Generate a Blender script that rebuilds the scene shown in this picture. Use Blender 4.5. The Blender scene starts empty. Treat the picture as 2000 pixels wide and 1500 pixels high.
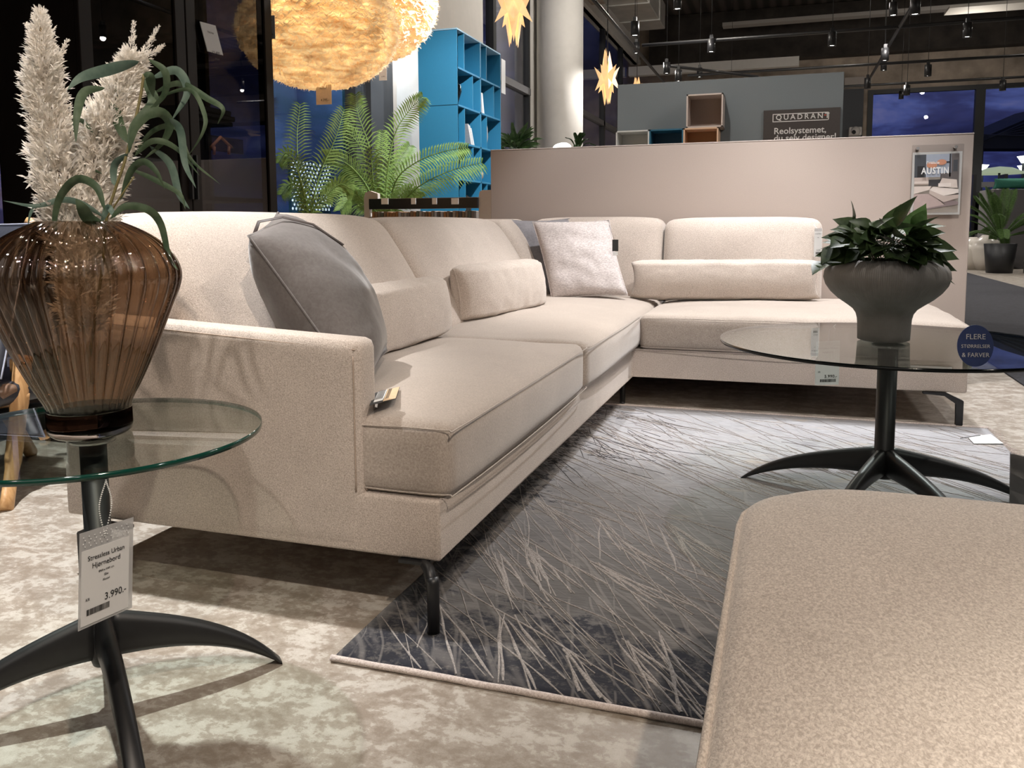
import bpy, bmesh, math, random
import numpy as np
from mathutils import Vector, Matrix, noise
random.seed(7)
S = bpy.context.scene
C = S.collection
R = math.radians
# ---------------------------------------------------------------- camera
F, PX, PY, CAMH = 1624.5, 996.5, 603.4, 0.87
_y, _p, _r = R(18.26), R(5.6765), R(-0.2785)
fw = Vector((-math.sin(_y)*math.cos(_p), math.cos(_y)*math.cos(_p), -math.sin(_p)))
rt0 = Vector((math.cos(_y), math.sin(_y), 0))
up0 = rt0.cross(fw)
rt = math.cos(_r)*rt0 + math.sin(_r)*up0
up = -math.sin(_r)*rt0 + math.cos(_r)*up0
cam_d = bpy.data.cameras.new('camera')
cam = bpy.data.objects.new('camera', cam_d)
C.objects.link(cam)
M = Matrix((rt, up, -fw)).transposed().to_4x4()
M.translation = (0, 0, CAMH)
cam.matrix_world = M
cam_d.sensor_width = 36.0
cam_d.lens = F/2000*36
cam_d.shift_x = -(PX-1000)/2000
cam_d.shift_y = (PY-750)/2000
cam_d.clip_end = 400
cam_d.clip_start = 0.02
S.camera = cam
S.view_settings.view_transform = 'Standard'
S.view_settings.look = 'None'
S.view_settings.exposure = 0.0
S.view_settings.gamma = 1.0
S.view_settings.use_curve_mapping = False
S.cycles.max_bounces = 10
S.cycles.transparent_max_bounces = 24
S.cycles.transmission_bounces = 10
S.cycles.glossy_bounces = 5
S.cycles.diffuse_bounces = 4
S.cycles.caustics_reflective = False
S.cycles.caustics_refractive = False
S.cycles.sample_clamp_indirect = 4

def ray(px, py):
    return fw + rt*((px-PX)/F) - up*((py-PY)/F)
O = Vector((0, 0, CAMH))
def on(ax, v, px, py):
    d = ray(px, py); i = 'xyz'.index(ax)
    return O + d*((v-O[i])/d[i])
def dep(t, px, py):
    return O + ray(px, py)*t

# ---------------------------------------------------------------- node helpers
def mat(name):
    m = bpy.data.materials.new(name); m.use_nodes = True
    nt = m.node_tree
    return m, nt, nt.nodes['Principled BSDF'], nt.nodes['Material Output']
def N(nt, t, **k):
    n = nt.nodes.new(t)
    for a, b in k.items():
        if a in n.inputs: n.inputs[a].default_value = b
        else: setattr(n, a, b)
    return n
def ramp(nt, stops, src=None):
    n = nt.nodes.new('ShaderNodeValToRGB'); e = n.color_ramp.elements
    while len(e) < len(stops): e.new(0.5)
    for i, (p, c) in enumerate(stops):
        e[i].position = p
        e[i].color = (c, c, c, 1) if isinstance(c, (int, float)) else (*c, 1)
    if src is not None: nt.links.new(src, n.inputs[0])
    return n
def coords(nt, scale=(1, 1, 1), rot=(0, 0, 0), kind='Object'):
    tc = nt.nodes.new('ShaderNodeTexCoord'); mp = nt.nodes.new('ShaderNodeMapping')
    mp.inputs['Scale'].default_value = scale; mp.inputs['Rotation'].default_value = rot
    nt.links.new(tc.outputs[kind], mp.inputs[0])
    return mp.outputs[0]
def mixc(nt, fac, a, b, mode='MIX'):
    n = nt.nodes.new('ShaderNodeMix'); n.data_type = 'RGBA'; n.blend_type = mode
    for s, v in ((n.inputs[0], fac), (n.inputs[6], a), (n.inputs[7], b)):
        if hasattr(v, 'is_linked') or hasattr(v, 'links'): nt.links.new(v, s)
        elif isinstance(v, tuple): s.default_value = (*v, 1)
        else: s.default_value = v
    return n.outputs[2]
def math_(nt, op, a, b=None, c=None):
    n = nt.nodes.new('ShaderNodeMath'); n.operation = op
    for s, v in zip(n.inputs, (a, b, c)):
        if v is None: continue
        if hasattr(v, 'links'): nt.links.new(v, s)
        else: s.default_value = v
    return n.outputs[0]
def noise_n(nt, vec, scale, detail=3, rough=.55, dist=0):
    n = nt.nodes.new('ShaderNodeTexNoise')
    n.inputs['Scale'].default_value = scale; n.inputs['Detail'].default_value = detail
    n.inputs['Roughness'].default_value = rough; n.inputs['Distortion'].default_value = dist
    nt.links.new(vec, n.inputs['Vector'])
    return n.outputs['Fac']
def bump(nt, bsdf, h, strength=.3, dist=.002):
    b = nt.nodes.new('ShaderNodeBump'); b.inputs['Strength'].default_value = strength
    b.inputs['Distance'].default_value = dist
    nt.links.new(h, b.inputs['Height']); nt.links.new(b.outputs[0], bsdf.inputs['Normal'])
def plain(name, col, rough=.6, metal=0, bumpy=0, spec=.5, var=0.06, scale=60, coat=0):
    m, nt, b, o = mat(name)
    v = coords(nt)
    n = noise_n(nt, v, scale, 4)
    lo = tuple(c*(1-var) for c in col); hi = tuple(min(1, c*(1+var)) for c in col)
    r = ramp(nt, [(.3, lo), (.7, hi)], n)
    nt.links.new(r.outputs[0], b.inputs['Base Color'])
    b.inputs['Roughness'].default_value = rough; b.inputs['Metallic'].default_value = metal
    b.inputs['Specular IOR Level'].default_value = spec
    b.inputs['Coat Weight'].default_value = coat
    if bumpy: bump(nt, b, n, bumpy, .001)
    return m
def fabric(name, lo, hi, scale=260, sheen=.5, stretch=(1, 1, 1), bmp=.5, blotch=.10, dist=.0015, rough=.9):
    m, nt, b, o = mat(name)
    v = coords(nt, stretch)
    n = noise_n(nt, v, scale, 3, .6, .6)
    big = noise_n(nt, coords(nt), 6, 3, .6, .5)
    r = ramp(nt, [(.36, lo), (.66, hi)], n)
    r2 = ramp(nt, [(.3, 1-blotch), (.7, 1+blotch*0)], big)
    c = mixc(nt, 1.0, r.outputs[0], r2.outputs[0], 'MULTIPLY')
    nt.links.new(c, b.inputs['Base Color'])
    b.inputs['Roughness'].default_value = rough
    b.inputs['Specular IOR Level'].default_value = .15
    b.inputs['Sheen Weight'].default_value = sheen
    b.inputs['Sheen Roughness'].default_value = .45
    bump(nt, b, n, bmp, dist)
    return m
def emit(name, col, strength):
    m, nt, b, o = mat(name)
    b.inputs['Base Color'].default_value = (*col, 1)
    b.inputs['Emission Color'].default_value = (*col, 1)
    b.inputs['Emission Strength'].default_value = strength
    return m
def thin_glass(name, tint=(.93, .97, .95), rough=0.0, boost=1.0, ior=1.5):
    m, nt, b, o = mat(name)
    nt.nodes.remove(b)
    t = N(nt, 'ShaderNodeBsdfTransparent'); t.inputs[0].default_value = (*tint, 1)
    g = N(nt, 'ShaderNodeBsdfGlossy'); g.inputs['Roughness'].default_value = rough
    lw = N(nt, 'ShaderNodeLayerWeight'); lw.inputs['Blend'].default_value = .5
    f0 = ((ior-1)/(ior+1))**2
    p5 = math_(nt, 'POWER', lw.outputs['Facing'], 5.0)
    fm = math_(nt, 'MULTIPLY', math_(nt, 'ADD', math_(nt, 'MULTIPLY', p5, 1-f0), f0), boost)
    fm = math_(nt, 'MINIMUM', fm, 1.0)
    mx = N(nt, 'ShaderNodeMixShader')
    nt.links.new(fm, mx.inputs[0]); nt.links.new(t.outputs[0], mx.inputs[1]); nt.links.new(g.outputs[0], mx.inputs[2])
    nt.links.new(mx.outputs[0], o.inputs[0])
    return m

# ---------------------------------------------------------------- world: dusk sky
W = bpy.data.worlds.new('dusk_sky'); S.world = W; W.use_nodes = True
nt = W.node_tree; bg = nt.nodes['Background']
tc = N(nt, 'ShaderNodeTexCoord')
mp = N(nt, 'ShaderNodeMapping'); mp.inputs['Scale'].default_value = (1, 1, 3.2)
nt.links.new(tc.outputs['Generated'], mp.inputs[0])
cl = noise_n(nt, mp.outputs[0], 5.0, 8, .62, .35)
cr = ramp(nt, [(.40, (.055, .06, .16)), (.50, (.10, .115, .30)), (.58, (.20, .26, .62)), (.68, (.42, .42, .70))], cl)
sp = N(nt, 'ShaderNodeSeparateXYZ'); nt.links.new(tc.outputs['Generated'], sp.inputs[0])
hz = ramp(nt, [(.0, (.30, .27, .42)), (.06, (.5, .5, .68)), (.22, (1, 1, 1))], sp.outputs['Z'])
nt.links.new(mixc(nt, 1.0, cr.outputs[0], hz.outputs[0], 'MULTIPLY'), bg.inputs[0])
bg.inputs[1].default_value = 0.45

# ---------------------------------------------------------------- lights (spots hang in the fixtures built further down)
SC = 1.0
KEY_SPOTS = [  # x, y, z, target x, target y, watts, cone, colour
    (-2.25, 1.80, 3.2, -2.15, 1.55, 680, 60, (1, .99, .98)),
    (-1.5, 3.4, 3.2, -1.3, 3.2, 16, 80, (1, .90, .80)),
    (-1.4, 2.1, 3.2, -1.0, 1.7, 8, 80, (1, .88, .76)),
    (0.45, 4.60, 3.2, 0.25, 3.75, 380, 74, (.98, .98, 1)),
    (-0.6, 4.2, 3.2, -0.75, 4.55, 215, 66, (1, .98, .97)),
    (0.95, -0.6, 3.2, -0.9, 1.55, 290, 50, (1, .85, .71)),
    (-0.45, -0.4, 3.0, -1.42, 1.62, 115, 24, (1, .93, .86)),  # added to brighten the pampas plumes
    (1.05, 0.0, 3.2, 1.05, 0.15, 370, 50, (1, .93, .84)),
    (1.7, 4.4, 3.2, 1.75, 4.7, 95, 80, (.98, .98, 1)),
    (-1.3, 5.7, 3.2, -3.0, 6.6, 560, 100, (.97, .98, 1)),  # added to brighten the palm and the blue shelf
    (-3.45, 7.35, 3.2, -3.75, 8.3, 220, 90, (1, .98, .96)),  # added to brighten the white wall by the shelf
    (-1.9, 8.9, 3.4, -3.0, 7.7, 110, 80, (1, .98, .96)),  # added to brighten the shelf front
    (-1.7, 0.95, 3.2, -1.15, 1.15, 45, 44, (1, .88, .76)),
    (1.3, 1.9, 3.2, -1.6, 2.4, 90, 44, (1, .90, .80)),  # added to brighten the long side's back cushions
    (0.7, 2.1, 3.2, 0.0, 4.3, 270, 52, (1, .93, .87)),  # added front light for the short sofa side
]
# added ambient fill: grid of wide downlights, each given its own fixture
FILL_GRID = [(-1.5, -2.6, 25), (1.5, -2.6, 25), (3.6, 1.0, 70), (3.9, 5.0, 60), (-0.9, 7.3, 90), (1.3, 7.0, 90), (-1.3, 10.4, 150), (1.2, 11.6, 110), (3.7, 9.3, 80),
           (-2.2, 12.8, 170), (-1.5, 15.2, 150), (1.5, 15.6, 150), (4.6, 13.6, 130), (2.2, 19.2, 190), (5.6, 18.4, 150), (-1.2, 19.0, 150)]
l = bpy.data.lights.new('frontal_fill', 'AREA'); l.energy = 18; l.size = 3.5; l.color = (1, .92, .86); l.shape = 'DISK'  # added soft fill from behind the camera
o = bpy.data.objects.new('frontal_fill', l); o.location = (0, -3.2, 3.4); o.rotation_euler = (R(62), 0, R(4)); C.objects.link(o)
for loc, w in (((-1.8, 10.9, 4.3), 150), ((0.6, 13.4, 4.3), 50), ((4.2, 14.0, 4.3), 50), ((3.4, 18.9, 4.4), 30), ((-1.8, 7.2, 4.4), 50), ((4.5, 6.5, 4.4), 60)):  # added point fills for the column, beams and ceiling
    l = bpy.data.lights.new('upper_fill', 'POINT'); l.energy = w; l.shadow_soft_size = .05; l.color = (1, .93, .84)
    o = bpy.data.objects.new('upper_fill', l); o.location = loc; C.objects.link(o)


# ---------------------------------------------------------------- mesh helpers
def link(name, me, parent=None, m=None):
    o = bpy.data.objects.new(name, me); C.objects.link(o)
    if parent is not None: o.parent = parent
    if m is not None and not me.materials:
        for x in (m if isinstance(m, (list, tuple)) else [m]): me.materials.append(x)
    return o
def tag(o, label, cat, group=None, kind=None):
    o['label'] = label; o['category'] = cat
    if group: o['group'] = group
    if kind: o['kind'] = kind
    return o
def struct(o): o['kind'] = 'structure'; return o
def empty(name, loc, label, cat, group=None, rz=0):
    o = bpy.data.objects.new(name, None); C.objects.link(o); o.location = loc; o.rotation_euler = (0, 0, rz)
    o.empty_display_size = .1
    bpy.context.view_layer.update()
    return tag(o, label, cat, group)
class MB:
    def __init__(s): s.bm = bmesh.new()
    def box(s, x0, x1, y0, y1, z0, z1, bev=0, seg=2, mi=0):
        mtx = Matrix.Translation(((x0+x1)/2, (y0+y1)/2, (z0+z1)/2)) @ Matrix.Diagonal((abs(x1-x0), abs(y1-y0), abs(z1-z0), 1))
        b2 = bmesh.new(); bmesh.ops.create_cube(b2, size=1, matrix=mtx)
        if bev: bmesh.ops.bevel(b2, geom=b2.edges[:], offset=bev, segments=seg, profile=.5, affect='EDGES')
        s.add(b2, mi); return s
    def add(s, b2, mi=0, mtx=None):
        mp = {}
        for v in b2.verts: mp[v] = s.bm.verts.new(mtx @ v.co if mtx else v.co)
        for f in b2.faces:
            try:
                nf = s.bm.faces.new([mp[v] for v in f.verts]); nf.material_index = mi; nf.smooth = f.smooth
            except ValueError: pass
        b2.free()
    def tube(s, pts, r, seg=10, cap=True, mi=0, flat=1.0, closed=False):
        pts = [Vector(p) for p in pts]; n = len(pts)
        rs = r if isinstance(r, (list, tuple)) else [r]*n
        rings = []; prev = None
        for i, p in enumerate(pts):
            if closed: t = (pts[(i+1) % n]-pts[i-1])
            else: t = (pts[min(i+1, n-1)]-pts[max(i-1, 0)])
            t.normalize()
            if prev is None:
                a = Vector((0, 0, 1)) if abs(t.z) < .9 else Vector((1, 0, 0))
                u = t.cross(a).normalized()
            else:
                u = (prev - t*prev.dot(t)).normalized()
            prev = u; v = t.cross(u)
            rings.append([s.bm.verts.new(p + u*(rs[i]*math.cos(2*math.pi*k/seg)) + v*(rs[i]*flat*math.sin(2*math.pi*k/seg))) for k in range(seg)])
        rr = range(n) if closed else range(n-1)
        for i in rr:
            a, b = rings[i], rings[(i+1) % n]
            for k in range(seg):
                f = s.bm.faces.new((a[k], a[(k+1) % seg], b[(k+1) % seg], b[k])); f.smooth = True; f.material_index = mi
        if cap and not closed:
            for q in (rings[0][::-1], rings[-1]):
                f = s.bm.faces.new(q); f.material_index = mi
        return s
    def lathe(s, prof, c=(0, 0, 0), seg=48, mi=0, rfun=None, smooth=True):
        c = Vector(c); rings = []
        for r, z in prof:
            if r < 1e-6: rings.append([s.bm.verts.new(c+Vector((0, 0, z)))])
            else:
                rings.append([s.bm.verts.new(c+Vector(((r if not rfun else rfun(r, z, 2*math.pi*k/seg))*math.cos(2*math.pi*k/seg),
                    (r if not rfun else rfun(r, z, 2*math.pi*k/seg))*math.sin(2*math.pi*k/seg), z))) for k in range(seg)])
        for a, b in zip(rings, rings[1:]):
            for k in range(seg):
                k2 = (k+1) % seg
                if len(a) == 1 and len(b) == 1: continue
                if len(a) == 1: vs = (a[0], b[k2], b[k])
                elif len(b) == 1: vs = (a[k], a[k2], b[0])
                else: vs = (a[k], a[k2], b[k2], b[k])
                f = s.bm.faces.new(vs); f.smooth = smooth; f.material_index = mi
        return s
    def poly(s, pts, mi=0):
        f = s.bm.faces.new([s.bm.verts.new(p) for p in pts]); f.material_index = mi; return s
    def prism(s, pts, axis, a, b, mi=0):
        # pts: 2D outline, extruded along axis from a to b
        def P(q, w):
            return {'x': (w, q[0], q[1]), 'y': (q[0], w, q[1]), 'z': (q[0], q[1], w)}[axis]
        A = [s.bm.verts.new(P(q, a)) for q in pts]; B = [s.bm.verts.new(P(q, b)) for q in pts]
        n = len(pts)
        for f in ([A[::-1], B] + [[A[i], A[(i+1) % n], B[(i+1) % n], B[i]] for i in range(n)]):
            s.bm.faces.new(f).material_index = mi
        return s
    def build(s, name, m=None, parent=None, smooth=None, recalc=True, loc=None):
        if recalc: bmesh.ops.recalc_face_normals(s.bm, faces=s.bm.faces)
        if smooth is not None:
            for f in s.bm.faces: f.smooth = smooth
        me = bpy.data.meshes.new(name)
        off = Vector((0, 0, 0))
        if parent is not None:
            off = parent.matrix_world.translation.copy() if parent.type == 'EMPTY' else parent.matrix_world.translation.copy()
        base = loc if loc is not None else off
        inv = Matrix.Translation(-Vector(base))
        if parent is not None and abs(parent.rotation_euler.z) > 1e-6 or (parent is not None and parent.get('_local')):
            inv = Matrix.Identity(4)
        s.bm.transform(inv)
        s.bm.to_mesh(me); s.bm.free()
        o = link(name, me, parent, m)
        if parent is None and loc is not None: o.location = loc
        bpy.context.view_layer.update()
        return o
def grid_box(sx, sy, sz, nx, ny, nz):
    """surface of a box -1..1 as a bmesh with given divisions, unit coordinates"""
    bm = bmesh.new(); d = {}
    def V(a, b, c):
        k = (round(a, 5), round(b, 5), round(c, 5))
        if k not in d: d[k] = bm.verts.new(k)
        return d[k]
    def face(n1, n2, fn):
        for i in range(n1):
            for j in range(n2):
                u0, u1 = -1+2*i/n1, -1+2*(i+1)/n1; v0, v1 = -1+2*j/n2, -1+2*(j+1)/n2
                bm.faces.new((V(*fn(u0, v0)), V(*fn(u1, v0)), V(*fn(u1, v1)), V(*fn(u0, v1))))
    for s in (-1, 1):
        face(nx, ny, lambda u, v: (u, v, s)); face(nx, nz, lambda u, v: (u, s, v)); face(ny, nz, lambda u, v: (s, u, v))
    return bm
def soft_box(x0, x1, y0, y1, z0, z1, r, div=.03, fn=None):
    """rounded box; fn(p, u) may displace, u in -1..1"""
    L = (x1-x0, y1-y0, z1-z0)
    n = [max(6, int(l/div)) for l in L]
    bm = grid_box(*L, *n)
    c = Vector(((x0+x1)/2, (y0+y1)/2, (z0+z1)/2)); h = Vector((L[0]/2, L[1]/2, L[2]/2))
    inn = Vector([max(0.001, a-r) for a in h])
    for v in bm.verts:
        u = v.co.copy()
        # denser samples near the rims
        w = Vector([math.copysign(abs(a)**.8, a) for a in u])
        p = Vector([a*b for a, b in zip(w, h)])
        q = Vector([max(-b, min(b, a)) for a, b in zip(p, inn)])
        d = p-q
        if d.length > 1e-9:
            d = d.normalized()*min(r, max(abs(d.x), abs(d.y), abs(d.z)) if d.length > 0 else 0)
        pp = c+q+d
        if fn: pp = fn(pp, Vector([(pp[i]-c[i])/h[i] for i in range(3)]))
        v.co = pp
    for f in bm.faces: f.smooth = True
    bmesh.ops.recalc_face_normals(bm, faces=bm.faces)
    return bm
def nz(p, s, seed=0): return noise.noise(Vector(p)*s + Vector((seed*7.3, seed*3.1, seed*1.7)))
def pillow(A, B, Cc, D, t, n=28, pinch=.07, seed=0, wr=.01, pw=.42):
    """A top-left, B top-right, Cc bottom-left, D bottom-right (seen from the front); thickness t"""
    A, B, Cc, D = map(Vector, (A, B, Cc, D))
    nrm = (B-A).cross(Cc-A).normalized()
    bm = bmesh.new(); g = {}
    def P(i, j, s):
        u, v = -1+2*i/n, -1+2*j/n
        uu = u*(1-pinch*(1-v*v)); vv = v*(1-pinch*(1-u*u))
        a, b = (uu+1)/2, (vv+1)/2
        p = (A*(1-a)+B*a)*(1-b) + (Cc*(1-a)+D*a)*b
        k = max(0, (1-u**2)*(1-v**2))**pw
        w = nz(p, 9, seed)*wr*k + nz(p, 22, seed+3)*wr*.35*k
        return p + nrm*s*(t/2*k + w)
    for s in (1, -1):
        for i in range(n+1):
            for j in range(n+1):
                edge = i in (0, n) or j in (0, n)
                k = (i, j, 0 if edge else s)
                if k not in g: g[k] = bm.verts.new(P(i, j, s))
        for i in range(n):
            for j in range(n):
                q = []
                for a, b in ((i, j), (i+1, j), (i+1, j+1), (i, j+1)):
                    q.append(g[(a, b, 0 if (a in (0, n) or b in (0, n)) else s)])
                f = bm.faces.new(q if s < 0 else q[::-1]); f.smooth = True
    rim = [P(i, 0, 0) for i in range(0, n, 1)] + [P(n, j, 0) for j in range(0, n, 1)] + [P(i, n, 0) for i in range(n, 0, -1)] + [P(0, j, 0) for j in range(n, 0, -1)]
    return bm, rim
def bez(pts, n=16):
    """Catmull-Rom through pts"""
    P = [Vector(p) for p in pts]; P = [P[0]*2-P[1]]+P+[P[-1]*2-P[-2]]
    out = []; m = len(P)-3
    for k in range(n+1):
        t = k/n*m; i = min(int(t), m-1); t -= i
        a, b, c, d = P[i:i+4]
        out.append(.5*((2*b)+(c-a)*t+(2*a-5*b+4*c-d)*t*t+(3*b-a-3*c+d)*t**3))
    return out
def text(body, size, m, parent, origin, xdir, ydir, align='LEFT', name='lettering', ext=.0004, off=.0, sx=1.0, spacing=1.0):
    cu = bpy.data.curves.new(name, 'FONT'); cu.body = body; cu.size = size; cu.extrude = ext; cu.align_x = align
    cu.space_character = spacing; cu.offset = off; cu.resolution_u = 3
    o = bpy.data.objects.new(name, cu); C.objects.link(o)
    bpy.context.view_layer.update()
    dg = bpy.context.evaluated_depsgraph_get()
    me = bpy.data.meshes.new_from_object(o.evaluated_get(dg))
    bpy.data.objects.remove(o); bpy.data.curves.remove(cu)
    x = Vector(xdir).normalized(); y = Vector(ydir).normalized(); z = x.cross(y)
    mt = Matrix((x*sx, y, z)).transposed().to_4x4(); mt.translation = Vector(origin) - (parent.matrix_world.translation if parent else Vector((0, 0, 0)))
    me.transform(mt); me.materials.clear(); me.materials.append(m)
    me.name = name
    return link(name, me, parent)
def card(mb, P0, x, y, w, h, t=.001, mi=0):
    """thin card, P0 = top-left front, x to the right, y = up"""
    x = Vector(x).normalized(); y = Vector(y).normalized(); z = x.cross(y)
    P0 = Vector(P0); q = [P0, P0+x*w, P0+x*w-y*h, P0-y*h]
    f = [mb.bm.verts.new(p) for p in q]; b = [mb.bm.verts.new(p-z*t) for p in q]
    for fc in (f[::-1], b, *[[f[i], f[(i+1) % 4], b[(i+1) % 4], b[i]] for i in range(4)]):
        mb.bm.faces.new(fc).material_index = mi
    return mb

# ---------------------------------------------------------------- materials
BEIGE = fabric('beige_boucle', (.41, .345, .295), (.66, .575, .51), 330, .35, bmp=.7, dist=.0018)
BEIGE_SEAT = fabric('beige_chenille', (.36, .305, .26), (.51, .44, .385), 210, .35, (1, 2.6, 1), bmp=.5, dist=.0016)
OTTO = fabric('ottoman_boucle', (.42, .355, .30), (.70, .62, .54), 330, .4, (1.0, .6, 1), bmp=.7, dist=.0018)
CHAR = fabric('charcoal_velvet', (.115, .10, .095), (.14, .125, .118), 90, .35, bmp=.12, blotch=.15)
VELV = fabric('grey_velvet', (.24, .23, .25), (.29, .28, .30), 90, .5, bmp=.12, blotch=.15)
LGREY = fabric('light_grey_weave', (.40, .35, .335), (.68, .62, .60), 90, .2, (1, 1, 4.0), bmp=.7, dist=.0015)
SEAM = fabric('seam_fabric', (.36, .28, .22), (.46, .37, .30), 300, .2)
BLACK = plain('black_metal', (.012, .012, .013), .42, .0, spec=.5, var=.1)
BLACK2 = plain('black_lacquer', (.008, .008, .009), .35)
GLASS = thin_glass('table_glass', (.90, .95, .92), boost=1.15)
def gedge():
    m, nt, b, o = mat('green_glass_edge')
    b.inputs['Base Color'].default_value = (.005, .05, .035, 1); b.inputs['Roughness'].default_value = .08
    b.inputs['Specular IOR Level'].default_value = .8
    return m
GEDGE = gedge()
GEDGE2 = plain('smoked_glass_edge', (.004, .006, .006), .1)
PAPER = plain('paper_white', (.78, .78, .77), .6, var=.01)
INK = plain('ink_black', (.02, .02, .02), .6)
KRAFT = plain('kraft_card', (.62, .45, .28), .7)
def frosted():
    m, nt, b, o = mat('frosted_plastic')
    b.inputs['Base Color'].default_value = (.62, .62, .62, 1); b.inputs['Roughness'].default_value = .3
    t = N(nt, 'ShaderNodeBsdfTransparent'); mx = N(nt, 'ShaderNodeMixShader'); mx.inputs[0].default_value = .62
    nt.links.new(t.outputs[0], mx.inputs[1]); nt.links.new(b.outputs[0], mx.inputs[2]); nt.links.new(mx.outputs[0], o.inputs[0]); return m
CLEAR = frosted()
WHITE = plain('white_paint', (.66, .63, .60), .6, var=.02)
SILVER = plain('silver_beads', (.8, .8, .8), .25, .9)

# ---------------------------------------------------------------- floor
def floor_mat():
    m, nt, b, o = mat('mottled_vinyl_floor')
    v = coords(nt, (1, 1.25, 1))
    a = noise_n(nt, v, 11, 6, .68, .25); c = noise_n(nt, v, 45, 5, .65, .3); s = math_(nt, 'ADD', math_(nt, 'MULTIPLY', a, .62), math_(nt, 'MULTIPLY', c, .38))
    r = ramp(nt, [(.42, (.27, .225, .18)), (.47, (.33, .285, .235)), (.505, (.355, .31, .26)), (.53, (.45, .41, .355)), (.62, (.52, .485, .43))], s)
    f = noise_n(nt, v, 420, 2, .6)
    r2 = ramp(nt, [(.3, .84), (.7, 1.0)], f)
    nt.links.new(mixc(nt, 1, r.outputs[0], r2.outputs[0], 'MULTIPLY'), b.inputs['Base Color'])
    rr = ramp(nt, [(.3, .34), (.7, .5)], c); nt.links.new(rr.outputs[0], b.inputs['Roughness'])
    b.inputs['Specular IOR Level'].default_value = .35
    bump(nt, b, f, .12, .001)
    return m
FLOORM = floor_mat()
struct(MB().box(-5, 12, -6, 28, -.1, 0).build('floor', FLOORM))
def carpet_mat():
    m, nt, b, o = mat('dark_grey_carpet')
    v = coords(nt, (1, 2.2, 1)); n = noise_n(nt, v, 60, 5, .75); w = noise_n(nt, v, 9, 3, .6)
    r = ramp(nt, [(.35, (.012, .012, .016)), (.65, (.055, .055, .066))], n)
    r2 = ramp(nt, [(.35, .75), (.65, 1.05)], w)
    nt.links.new(mixc(nt, 1, r.outputs[0], r2.outputs[0], 'MULTIPLY'), b.inputs['Base Color']); b.inputs['Roughness'].default_value = .95
    bump(nt, b, n, .6, .004); return m
struct(MB().box(1.24, 3.1, -6, 16.7, 0, .008).build('floor_carpet', carpet_mat()))

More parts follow.
